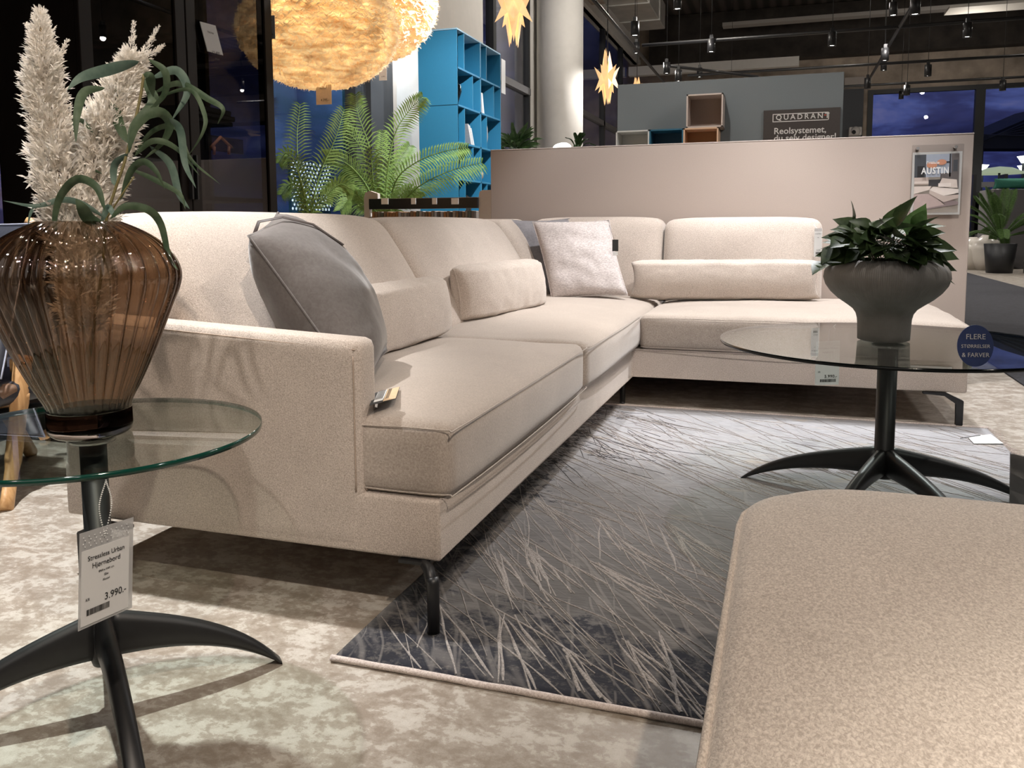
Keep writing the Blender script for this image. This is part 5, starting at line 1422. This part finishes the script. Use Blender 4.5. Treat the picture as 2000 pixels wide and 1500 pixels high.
def feather_lamp(c, rx, rz, label, n, seed, tagdrop=.10):
    rnd = random.Random(seed); c = Vector(c)
    root = empty('feather_pendant_lamp', c, label, 'lamp', 'feather pendant lamps')
    bm2 = bmesh.new(); bmesh.ops.create_uvsphere(bm2, u_segments=40, v_segments=24, radius=1, matrix=Matrix.Translation(c) @ Matrix.Diagonal((rx*.84, rx*.84, rz*.84, 1)))
    mb = MB(); mb.add(bm2); mb.build('glowing_core', CORE, root, smooth=True)
    mb = MB(); ga = math.pi*(3-math.sqrt(5))
    for i in range(n):
        zz = 1-2*(i+.5)/n; zz += rnd.uniform(-.02, .02); zz = max(-.999, min(.999, zz)); rr = math.sqrt(1-zz*zz); a = i*ga+rnd.uniform(-.06, .06)
        nn = Vector((rr*math.cos(a)/rx, rr*math.sin(a)/rx, zz/rz)).normalized()
        p = c+Vector((rx*.86*rr*math.cos(a), rx*.86*rr*math.sin(a), rz*.86*zz))
        dn = Vector((0, 0, -1)); tg_ = (dn-nn*dn.dot(nn))
        if tg_.length < .05: tg_ = Vector((math.cos(a), math.sin(a), 0))
        tg_.normalize(); s = tg_.cross(nn).normalized()
        l = rx*rnd.uniform(.12, .19); w = rx*rnd.uniform(.08, .12)
        rows = []
        for k in range(4):
            t = k/3; q = p+tg_*l*(t-.35)+nn*(l*(.30+.85*t*t)*.75)
            ww = w*(.35+.9*math.sin(math.pi*min(.92, t+.12)))
            rows.append([mb.bm.verts.new(q+s*ww*u_+nn*(ww*.35*(1-abs(u_))*-1+rnd.uniform(-.1, .1)*ww)+tg_*(-.25*abs(u_)*l*t+rnd.uniform(-.07, .07)*l)) for u_ in (-1, -.5, 0, .5, 1)])
        for r0, r1 in zip(rows, rows[1:]):
            for k in range(4): mb.bm.faces.new((r0[k], r0[k+1], r1[k+1], r1[k])).smooth = True
    # fine barbs around the silhouette
    for i in range(n):
        zz = rnd.uniform(-1, 1); rr = math.sqrt(1-zz*zz); a = rnd.uniform(0, 6.283)
        nn = Vector((rr*math.cos(a)/rx, rr*math.sin(a)/rx, zz/rz)).normalized(); p = c+Vector((rx*.95*rr*math.cos(a), rx*.95*rr*math.sin(a), rz*.95*zz))
        d = (nn+Vector((rnd.gauss(0, .35), rnd.gauss(0, .35), rnd.gauss(0, .35)-.15))).normalized(); s = d.cross(Vector((rnd.random(), rnd.random(), rnd.random()))).normalized()*rx*.012
        mb.bm.faces.new([mb.bm.verts.new(q) for q in (p-s, p+s, p+d*rx*.12)])
    o = mb.build('feathers', FEA, root, recalc=False); o['kind'] = 'stuff'
    mb = MB(); mb.tube([c+Vector((0, 0, rz)), Vector((c.x, c.y, 6.1))], .004, 5); mb.build('cord', BLACK, root)
    l = bpy.data.lights.new('lamp_glow', 'POINT'); l.energy = 14; l.color = (1, .62, .30); l.shadow_soft_size = rx*1.15
    lo = bpy.data.objects.new('lamp_glow', l); C.objects.link(lo); lo.parent = root; lo.location = (0, 0, -rz*1.9)
    lo.data.energy = 6
    return root
Y1 = 4.55; c1 = on('y', Y1, 622, 60); r1 = (on('y', Y1, 765, 60)-c1).length
feather_lamp((c1.x, Y1, c1.z), r1*.97, r1*.66, 'large glowing cream feather pendant lamp, the nearer one', 3000, 1)
Y2_ = 5.75; c2 = on('y', Y2_, 728, 8); r2 = (on('y', Y2_, 843, 8)-c2).length
feather_lamp((c2.x, Y2_, c2.z), r2, r2*.85, 'glowing cream feather pendant lamp behind the nearer one, right', 2000, 2)
# lamp tags
for (px, py0, py1, Yl, hw, lb) in ((631, 165, 204, Y1-.05, .050, 'cream price tag hanging below the nearer feather lamp'), (747, 118, 157, Y2_-.1, .030, 'white price tag hanging below the right feather lamp'), (529, 30, 76, 3.95, .020, 'narrow white price tag beside the black cabinet edge under the lamp')):
    a = on('y', Yl, px, py0); b = on('y', Yl, px, py1); rr_ = empty('price_tag', b, lb, 'price tag')
    mb = MB(); card(mb, Vector((a.x-hw, Yl, a.z)), (1, .1, 0), (0, 0, 1), hw*2, a.z-b.z, .002); cd = mb.build('card', PAPER if px != 631 else plain('warm_paper', (.75, .62, .48), .6), rr_)
    fnt_rows(cd, Vector((a.x-hw, Yl-.001, a.z)), (1, 0, 0), (0, 0, 1), [('Eos' if False else 'Pendel', hw*.34, hw, .028, 'CENTER'), ('4.395.-', hw*.42, hw*1.8, (a.z-b.z)*.84, 'RIGHT')])
    mb = MB(); mb.tube([a+Vector((0, 0, -.002)), a+Vector((0, .02, .10))], .0012, 4); mb.build('string', PAPER, rr_)

# ---------------------------------------------------------------- star lamps
STARM = emit('glowing_paper', (1.0, .58, .22), 1.15)
def starm():
    m, nt, b, o = mat('glowing_star_paper')
    g = N(nt, 'ShaderNodeNewGeometry'); n = noise_n(nt, coords(nt), 6, 2)
    b.inputs['Base Color'].default_value = (.9, .7, .45, 1); b.inputs['Emission Color'].default_value = (1, .58, .24, 1)
    s = math_(nt, 'ADD', math_(nt, 'MULTIPLY', n, .8), .35); nt.links.new(s, b.inputs['Emission Strength']); return m
STARM = starm()
def star(c, h, w, label, seed):
    c = Vector(c); rnd = random.Random(seed)
    root = empty('star_lamp', c, label, 'lamp', 'folded paper star lamps by the windows')
    bm2 = bmesh.new(); bmesh.ops.create_icosphere(bm2, subdivisions=1, radius=1)
    faces = list(bm2.faces)
    for v in bm2.verts: v.co = Vector((v.co.x*w*.42, v.co.y*w*.42, v.co.z*h*.17))
    for f in faces:
        n_f = f.calc_center_median().copy(); d = n_f.normalized()
        up_f = abs(d.z)
        res_ = bmesh.ops.poke(bm2, faces=[f]); vv = res_['verts'][0]
        vv.co = Vector((d.x*w*(.5+.0*up_f)*1.6, d.y*w*.5*1.6, d.z*h*.62+math.copysign(.16*h*up_f, d.z)))
        if up_f > .72: vv.co = Vector((d.x*w*.35, d.y*w*.35, math.copysign(h*.5*rnd.uniform(.8, 1), d.z)))
    bmesh.ops.recalc_face_normals(bm2, faces=bm2.faces)
    mb = MB(); mb.add(bm2, mtx=Matrix.Translation(c)); mb.build('paper_star', STARM, root, smooth=False)
    mb = MB(); mb.tube([c+Vector((0, 0, h*.2)), Vector((c.x, c.y, 4.54 if c.x < -2.2 else 6.1))], .006, 5); mb.build('cord', BLACK, root)
c = on('y', 8.6, 1003, 15); s1_ = on('y', 8.6, 1003, 98); star(c, (c.z-s1_.z)*2, .27, 'glowing orange paper star lamp, nearer one cut by the top of the photo', 1)
c = on('y', 10.2, 1186, 154); s1_ = on('y', 10.2, 1186, 213); star(c, (c.z-s1_.z)*2.05, .21, 'glowing orange paper star lamp hanging before the tall windows, the whole one', 4)
c = on('y', 16, 1244, 170); star(c, .40, .18, 'small distant paper star lamp peeking over the grey partition', 6)

# ---------------------------------------------------------------- glass cabinet and black panel at left
CX = -2.6
cab = empty('display_cabinet', (CX-.2, 3.2, 0), 'tall black display cabinet with two glass doors behind the sofa', 'cabinet')
cy0, cy1, cz = 2.585, 3.86, 2.12; cdep = .42
BRN = plain('espresso_wood', (.012, .008, .006), .5, spec=.2)
MB().box(CX-cdep, CX, cy0, cy0+.03, 0, cz).build('side_panel', BRN, cab)
MB().box(CX-cdep, CX-cdep+.04, cy1-.03, cy1, 0, cz).box(CX-.05, CX, cy1-.03, cy1, 0, cz).box(CX-cdep, CX, cy1-.03, cy1, 0, .95).build('side_frame', BRN, cab)
MB().box(CX-cdep, CX, cy0, cy1, cz-.03, cz).build('top_panel', BRN, cab)
MB().box(CX-cdep, CX-cdep+.015, cy0, cy1-.04, 0, cz).build('back_panel', BLACK2, cab)
MB().box(CX-cdep, CX, cy0, cy1, .0, .08).build('plinth', BRN, cab)
cym = (Y_of(345, CX)+Y_of(385, CX))/2
DG = thin_glass('smoked_door_glass', (.42, .42, .43), .0, 2.2)
for i, (a, b) in enumerate(((cy0, cym-.003), (cym+.003, cy1))):
    s = .065; dr_ = MB().box(CX, CX+.022, a, a+s, .08, cz, .003, 1).box(CX, CX+.022, b-s, b, .08, cz, .003, 1).box(CX, CX+.022, a+s, b-s, .08, .16).box(CX, CX+.022, a+s, b-s, cz-s, cz).build('door', BRN, cab)
    MB().box(CX+.008, CX+.012, a+s, b-s, .16, cz-s).build('pane', DG, dr_)
    MB().box(CX+.022, CX+.04, (b-.02 if i == 0 else a+.01), (b-.01 if i == 0 else a+.02), 1.0, 1.2).build('handle', BLACK, dr_)
MB().box(CX-cdep+.04, CX-.05, cy1-.018, cy1-.014, .95, cz-.03).build('pane', thin_glass('side_glass', (.92, .92, .92)), cab)
for z in (.55, 1.0): MB().box(CX-cdep+.02, CX-.02, cy0+.03, cy1-.03, z, z+.02).build('shelf', BRN, cab)
# price sheet on the cabinet door
a = on('x', CX+.035, 391, 42); b = on('x', CX+.035, 421, 50); c_ = on('x', CX+.035, 406, 100); d = on('x', CX+.035, 436, 108)
ct_ = empty('price_sheet', c_, 'white price sheet stuck at an angle on the right cabinet door', 'price sheet')
mb = MB(); f = [a, b, d, c_]; v = [mb.bm.verts.new(p) for p in f]; v2 = [mb.bm.verts.new(p-Vector((.004, 0, 0))) for p in f]
for fc in (v, v2[::-1], *[[v[i], v2[i], v2[(i+1) % 4], v[(i+1) % 4]] for i in range(4)]): mb.bm.faces.new(fc)
cd = mb.build('card', PAPER, ct_)
xx = (b-a).normalized(); yy = (a-c_).normalized()
fnt_rows(cd, a+Vector((.001, 0, 0)), xx, yy, [('Vitrine', .016, (b-a).length/2, .045, 'CENTER'), ('12.480.-', .022, (b-a).length*.9, .14, 'RIGHT'), ('tilbud', .014, (b-a).length/2, .165, 'CENTER')])
# books inside the cabinet
for i, (dy, z, cc) in enumerate(((0, 0, (.4, .38, .35)), (.02, .03, (.10, .10, .10)), (-.01, .055, (.45, .43, .41)))):
    r_ = empty('stacked_book', (CX-.2, 3.42+dy, 1.37+z), ['bottom pale book of the stack in the glass cabinet', 'middle dark book of the stack in the glass cabinet', 'top pale book of the stack in the glass cabinet'][i], 'book', 'books stacked in the cabinet')
    MB().box(CX-.28, CX-.05, 3.32+dy, 3.60+dy, 1.37+z, 1.37+z+.024, .002, 1).build('cover', plain('stacked_cover_%s' % 'abc'[i], cc, .6), r_)
    MB().box(CX-.277, CX-.048, 3.323+dy, 3.597+dy, 1.375+z, 1.37+z+.019).build('pages', PAPER, r_)
MB().box(CX-cdep+.02, CX-.02, cy0+.03, cy1-.03, 1.352, 1.368).build('shelf', thin_glass('glass_shelf', (.8, .85, .83)), cab)
# black display wall left of the cabinet
bp = empty('black_display_panel', (CX-.1, 2.0, 0), 'matt black display panel at the far left behind the plumes', 'partition')
MB().box(CX-.52, CX-.44, .9, 2.575, 0, 2.6).build('panel', plain('matt_black_panel', (.010, .011, .014), .7, bumpy=.2, scale=200), bp)

# ---------------------------------------------------------------- easy chair at left
WOOD = None
def woodm():
    m, nt, b, o = mat('light_oak')
    v = coords(nt, (60, 60, 6)); n = noise_n(nt, v, 1, 4, .6, .5)
    r = ramp(nt, [(.3, (.42, .22, .085)), (.7, (.62, .38, .18))], n); nt.links.new(r.outputs[0], b.inputs['Base Color']); b.inputs['Roughness'].default_value = .4
    bump(nt, b, n, .1, .0006); return m
WOOD = woodm()
NAVYL = plain('navy_leather', (.022, .024, .034), .42, bumpy=.25, var=.2, scale=160)
chr_ = empty('easy_chair', (-2.35, 2.0, 0), 'easy chair with pale oak frame and dark navy leather at the left edge', 'chair')
def cp(px, py, t): return dep(t, px, py)
mb = MB(); mb.tube(bez([cp(45, 695, 2.75), cp(38, 780, 2.72), cp(28, 880, 2.69), on('z', 0.0, 12, 998)], 14), [.034]*6+[.030]*5+[.024]*4, 12, flat=.62); mb.build('leg', WOOD, chr_)
mb = MB(); mb.tube(bez([cp(-30, 700, 2.95), cp(10, 800, 2.97), cp(40, 850, 2.99), on('z', 0, 62, 886)], 12), [.030, .030, .028]+[.026]*10, 12, flat=.62); mb.build('leg', WOOD, chr_)
mb = MB(); mb.tube([cp(-60, 765, 2.70), cp(0, 765, 2.68), cp(15, 768, 2.67), cp(20, 772, 2.67)], [.05, .048, .042, .028], 14, flat=.7); mb.build('armrest', plain('dark_oak_arm', (.17, .10, .065), .35), chr_)
mb = MB(); mb.tube([cp(12, 772, 2.70), cp(56, 776, 2.74)], [.018, .015], 12); mb.build('cross_peg', WOOD, chr_)
mb = MB(); mb.tube([cp(20, 715, 2.76), cp(50, 712, 2.78)], .03, 8, flat=.8); mb.build('side_rail', WOOD, chr_)
# leather sling back
q = [cp(-80, 438, 2.95), cp(62, 437, 2.90), cp(2, 1010-270, 2.62), cp(-120, 745, 2.66)]
bm, rim = pillow(q[0], q[1], q[3], q[2], .07, 20, .01, seed=4, wr=.004, pw=.2); mb = MB(); mb.add(bm); bk_ = mb.build('leather_back', NAVYL, chr_)
mb = MB(); mb.tube([x + (O-x).normalized()*.02 for x in rim], .003, 5, closed=True); mb.build('edge_line', plain('pale_edge', (.30, .32, .40), .5), bk_)  # pale line around the leather edge
mb = MB(); mb.tube([cp(56, 440, 2.93), cp(63, 430, 2.93), cp(64, 426, 2.93)], [.018, .02, .012], 12); mb.build('wooden_finial', WOOD, chr_)
q = [cp(-120, 700, 2.55), cp(20, 690, 2.62), cp(40, 745, 2.95), cp(-90, 745, 2.9)]
mb = MB(); mb.tube([cp(-120, 830, 2.85), cp(60, 800, 2.92), cp(95, 795, 2.93)], .022, 8); mb.build('rear_rail', plain('dark_rail', (.03, .03, .032), .4), chr_)
mb = MB(); mb.box(-3.05, -2.35, 1.6, 2.25, .30, .38, .03, 3); mb.build('seat', NAVYL, chr_, smooth=True)

# ---------------------------------------------------------------- things seen over the partition
def bush(name, label, c, rad, n, ll, lw, m, pot=None, seed=0, spiky=False, group=None, hang=.3):
    rnd = random.Random(seed); c = Vector(c); root = empty(name, (c.x, c.y, 0), label, 'plant', group)
    zt_ = c.z-.1
    if pot: mb = MB(); mb.lathe([(0, 0), (pot[0]*.8, 0), (pot[0], zt_), (pot[0]*.9, zt_), (pot[0]*.88, zt_-.04), (0, zt_-.04)], (c.x, c.y, 0), 28); mb.build('pot', pot[2], root, smooth=True)
    mb = MB()
    for i in range(n):
        a = rnd.uniform(0, 6.283); el = rnd.uniform(.05, 1.4)
        d = Vector((math.cos(a)*math.cos(el), math.sin(a)*math.cos(el), math.sin(el)))
        if spiky:
            pts = [c, c+d*rad*.5+Vector((0, 0, .03)), c+d*rad+Vector((0, 0, -hang*rad*math.cos(el)))]
            frond(mb, pts, ll, 22, w=lw, droop=.1)
        else:
            st = c+d*rad*rnd.uniform(.2, .8); leaf(mb, st, (d+Vector((0, 0, rnd.uniform(-.6, .2)))).normalized(), Vector((rnd.uniform(-.4, .4), -.6, .8)), ll, lw, .4)
    mb.build('foliage', m, root, recalc=False); return root
DKG = leafm('dark_plant_green', (.018, .04, .012), (.05, .10, .03), .2, .45)
blk = plain('black_pot', (.015, .015, .016), .5)
p = on('y', 9.6, 1010, 292); bush('potted_shrub', 'dark broad-leaved plant beside the blue shelving, above the partition edge', (p.x, 9.6, p.z-.05), .30, 130, .16, .05, DKG, (.14, 1.2, blk), 3)
p = on('y', 9.8, 1128, 292); bush('spiky_plant', 'small spiky grass plant above the partition top near the column', (p.x, 9.8, p.z-.03), .26, 20, .03, .01, DKG, (.10, 1.2, blk), 4, True)
# white bright blossom lamp on a table behind
p = on('y', 7.2, 1097, 290); wl = empty('table_lamp', (p.x, 7.2, 0), 'small bright white lamp just showing above the partition edge', 'lamp')
bm2 = bmesh.new(); bmesh.ops.create_icosphere(bm2, subdivisions=3, radius=1, matrix=Matrix.Translation((p.x, 7.2, p.z)) @ Matrix.Diagonal((.085, .085, .05, 1)))
for v in bm2.verts: v.co += (v.co-Vector((p.x, 7.2, p.z)))*.18*nz(v.co, 14)
mb = MB(); mb.add(bm2); mb.build('shade', emit('lamp_white', (1, .97, .92), 1.6), wl, smooth=True)
mb = MB(); mb.tube([(p.x, 7.2, 0.0), (p.x, 7.2, p.z-.04)], .02, 10); mb.build('stand', WHITE, wl)
# ---------------------------------------------------------------- right far background
VY = 17.6
def fl(px, py): return on('z', 0, px, py)
CER = plain('cream_ceramic', (.62, .57, .50), .25, var=.03)
for (px, py, r, h, lb) in ((1898, 526, .26, .62, 'cream round ceramic floor vase, left one, partly behind the partition'), (1923, 527, .28, .66, 'cream ceramic floor vase with small neck, right one beside the palm pot')):
    g = fl(px, py); vase_obj('floor_vase', lb, g.x, g.y, 0, [(0, 0), (r*.55, 0), (r*.85, h*.3), (r, h*.6), (r*.85, h*.82), (r*.4, h*.93), (r*.25, h), (r*.18, h), (0, h*.95)], CER)
g = fl(1951, 533)
DKG2 = leafm('cycad_green', (.03, .06, .015), (.08, .14, .04), .2, .45)
bush('potted_cycad', 'spiky green cycad in a black pot on the far floor, right', (g.x, g.y, .62), 1.0, 26, .13, .018, DKG2, (.26, .52, blk), 9, True, hang=.25)
SLATE = plain('slate_block', (.075, .07, .072), .6)
g0 = fl(1944, 527)
ctr = empty('sales_counter', (g0.x+1.4, g0.y+.9, 0), 'tall dark grey counter block behind the cycad', 'counter')
zc2 = on('y', g0.y+.5, 1950, 370).z
MB().box(g0.x+.0, g0.x+4.0, g0.y+.45, g0.y+1.2, 0, zc2, .01, 1).build('body', SLATE, ctr)
MB().box(g0.x-.10, g0.x+.0, g0.y+.45, g0.y+1.2, 0, zc2, .005, 1).build('side_panel', plain('light_edge_panel', (.18, .17, .165), .6), ctr)
g1 = fl(1990, 535); b_ = empty('black_cabinet', (g1.x+.5, g1.y, 0), 'glossy black low cabinet at the right edge of the far floor', 'cabinet')
MB().box(g1.x+.12, g1.x+1.4, g1.y-.1, g1.y+.25, 0, .82, .01, 1).build('body', BLACK2, b_)
MB().box(g1.x+.24, g1.x+.26, g1.y-.12, g1.y-.10, .1, .78).build('handle', SILVER, b_)
# dark shelving with goods behind, cushions on the counter
sh = empty('goods_rack', (on('y', 20, 1930, 400).x, 20, 0), 'dark open rack with shiny goods left of the counter', 'rack')
x0_, x1_ = on('y', 20, 1898, 400).x, on('y', 20, 1958, 400).x
for z in (.35, .9, 1.35): MB().box(x0_, x1_, 19.8, 20.3, z, z+.05).build('shelf', BLACK2, sh)
for x in (x0_, x1_): MB().box(x-.03, x+.03, 19.8, 20.3, 0, 1.9).build('upright', BLACK2, sh)
MB().box(x0_, x1_+5, 20.32, 20.36, 0, 1.55).build('back_panel', plain('dark_backdrop', (.02, .02, .02), .7), sh)
rnd = random.Random(8)
for i in range(9):
    x = x0_+.12+(x1_-x0_-.2)*((i*37) % 100)/100; z = (.40, .95, 1.40)[i % 3]
    vase_obj('small_ornament', 'small shiny ornament on the dark goods rack left of the counter', x, 19.95+.03*(i % 4), z, [(0, 0), (.05, 0), (.07+.03*rnd.random(), .08), (.05, .16+.1*rnd.random()), (0, .2+.1*rnd.random())], SILVER if i % 2 else DUCT, 'ornament', 'ornaments on the dark goods rack', 14)
gr = plain('green_cushion', (.03, .16, .11), .8)
q0 = on('y', 18.6, 1978, 360); zz = zc2+.01
A_, B_ = Vector((q0.x-.35, 18.5, zz+.20)), Vector((q0.x+.45, 18.5, zz+.20))
cushion('display_cushion', 'green cushion lying on top of the far dark counter', (A_, B_, A_-Vector((0, -.1, .19)), B_-Vector((0, -.1, .19))), .16, gr, 3)
# second low wall near (right of counter)
# outside: canopy roof and lit lamps beyond the glass
OY = 30
cn = empty('canopy_roof', (on('y', OY, 1960, 250).x, OY, 3), 'dark sloping canopy roof seen outside through the far window', 'canopy')
rf = [on('y', OY, 1916, 270), on('y', OY, 2080, 200), on('y', OY, 2080, 290), on('y', OY, 1916, 290)]
mb = MB(); f = [mb.bm.verts.new(p) for p in rf]; b = [mb.bm.verts.new(p+Vector((0, 6, .4))) for p in rf]
for fc in (f[::-1], b, *[[f[i], f[(i+1) % 4], b[(i+1) % 4], b[i]] for i in range(4)]): mb.bm.faces.new(fc)
mb.build('roof', plain('dark_roof', (.02, .022, .03), .7), cn)
for k in range(5):
    a = on('y', OY-.1, 1920, 275-k*3); b = on('y', OY-.1, 2080, 206+k*15); mb = MB(); mb.tube([a, b], .02, 4); mb.build('rafter', plain('rafter_grey', (.07, .075, .09), .6), cn)
for x in (1916, 2060): 
    p = on('y', OY, x, 285); mb = MB(); mb.tube([(p.x, OY, 0), (p.x, OY, p.z)], .08, 8); mb.build('post', DARKFR, cn)
OL = emit('outdoor_lamp_white', (.95, 1, .85), 5)
for (px, py, lb) in ((1919, 329, 'bright outdoor lamp seen right of the partition, low one'), (1999, 312, 'bright outdoor lamp at the right edge, upper one'), (1999, 330, 'outdoor lamp at the right edge, just under the upper one')):
    p = on('y', 26, px, py); p = on('y', 26+(.9 if py == 330 else 0), px, py); r_ = empty('outdoor_lamp', p, lb, 'lamp', 'lit lamps outside the far window')
    mb = MB(); mb.lathe([(0, -.06), (.05, -.09), (.13, .05), (.16, .09), (0, .11)], p, 16); mb.build('shade', OL, r_)
    mb = MB(); mb.tube([(p.x, p.y, 0), (p.x, p.y, p.z-.05)], .03, 6); mb.build('pole', DARKFR, r_)
p = on('y', 25, 1952, 334); r_ = empty('parasol', (p.x, 25, 0), 'pale green closed parasol top seen outside, beside the outdoor lamp', 'parasol')
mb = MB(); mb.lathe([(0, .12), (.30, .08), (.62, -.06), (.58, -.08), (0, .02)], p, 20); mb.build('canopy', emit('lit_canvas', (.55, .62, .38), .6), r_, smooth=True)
mb = MB(); mb.tube([(p.x, 25, 0), (p.x, 25, p.z)], .03, 6); mb.build('pole', DARKFR, r_)
# ground outside
struct(MB().box(-60, 60, 22.3, 90, -.2, -.02).build('floor_outside', plain('dark_asphalt', (.03, .03, .032), .8)))
struct(MB().box(-60, -4.05, -20, 22.3, -.2, -.02).build('floor_outside', plain('dark_asphalt_side', (.03, .03, .032), .8)))
# reflected scene to the right of the camera: grey display wall with picture
def mir(px, py, x): q = on('x', 2*CX-x, px, py); return Vector((x, q.y, q.z))
a = mir(232, 302, 5.2); b = mir(440, 302, 5.2)
dw = empty('grey_display_wall', (5.2, (a.y+b.y)/2, 0), 'low grey display wall to the right, outside the photo frame', 'partition')
MB().box(5.2, 5.3, a.y, b.y, 0, a.z).build('panel', plain('mid_grey_paint', (.30, .29, .28), .7), dw)
a = mir(399, 262, 5.1); b = mir(474, 302, 5.1)
pf_ = empty('framed_picture', (5.1, (a.y+b.y)/2, b.z), 'black picture with a simple wooden house outline, outside the photo frame', 'picture')
MB().box(5.1, 5.13, a.y, b.y, b.z, a.z).build('board', BLACK2, pf_)
mb = MB()
P_ = [mir(410, 288, 5.08), mir(429, 268, 5.08), mir(450, 288, 5.08)]
mb.tube(P_, .03, 6); mb.tube([mir(416, 286, 5.08), mir(416, 302, 5.08)], .03, 6); mb.tube([mir(445, 286, 5.08), mir(445, 302, 5.08)], .03, 6)
mb.build('house_outline', plain('orange_wood', (.55, .22, .10), .5), pf_)
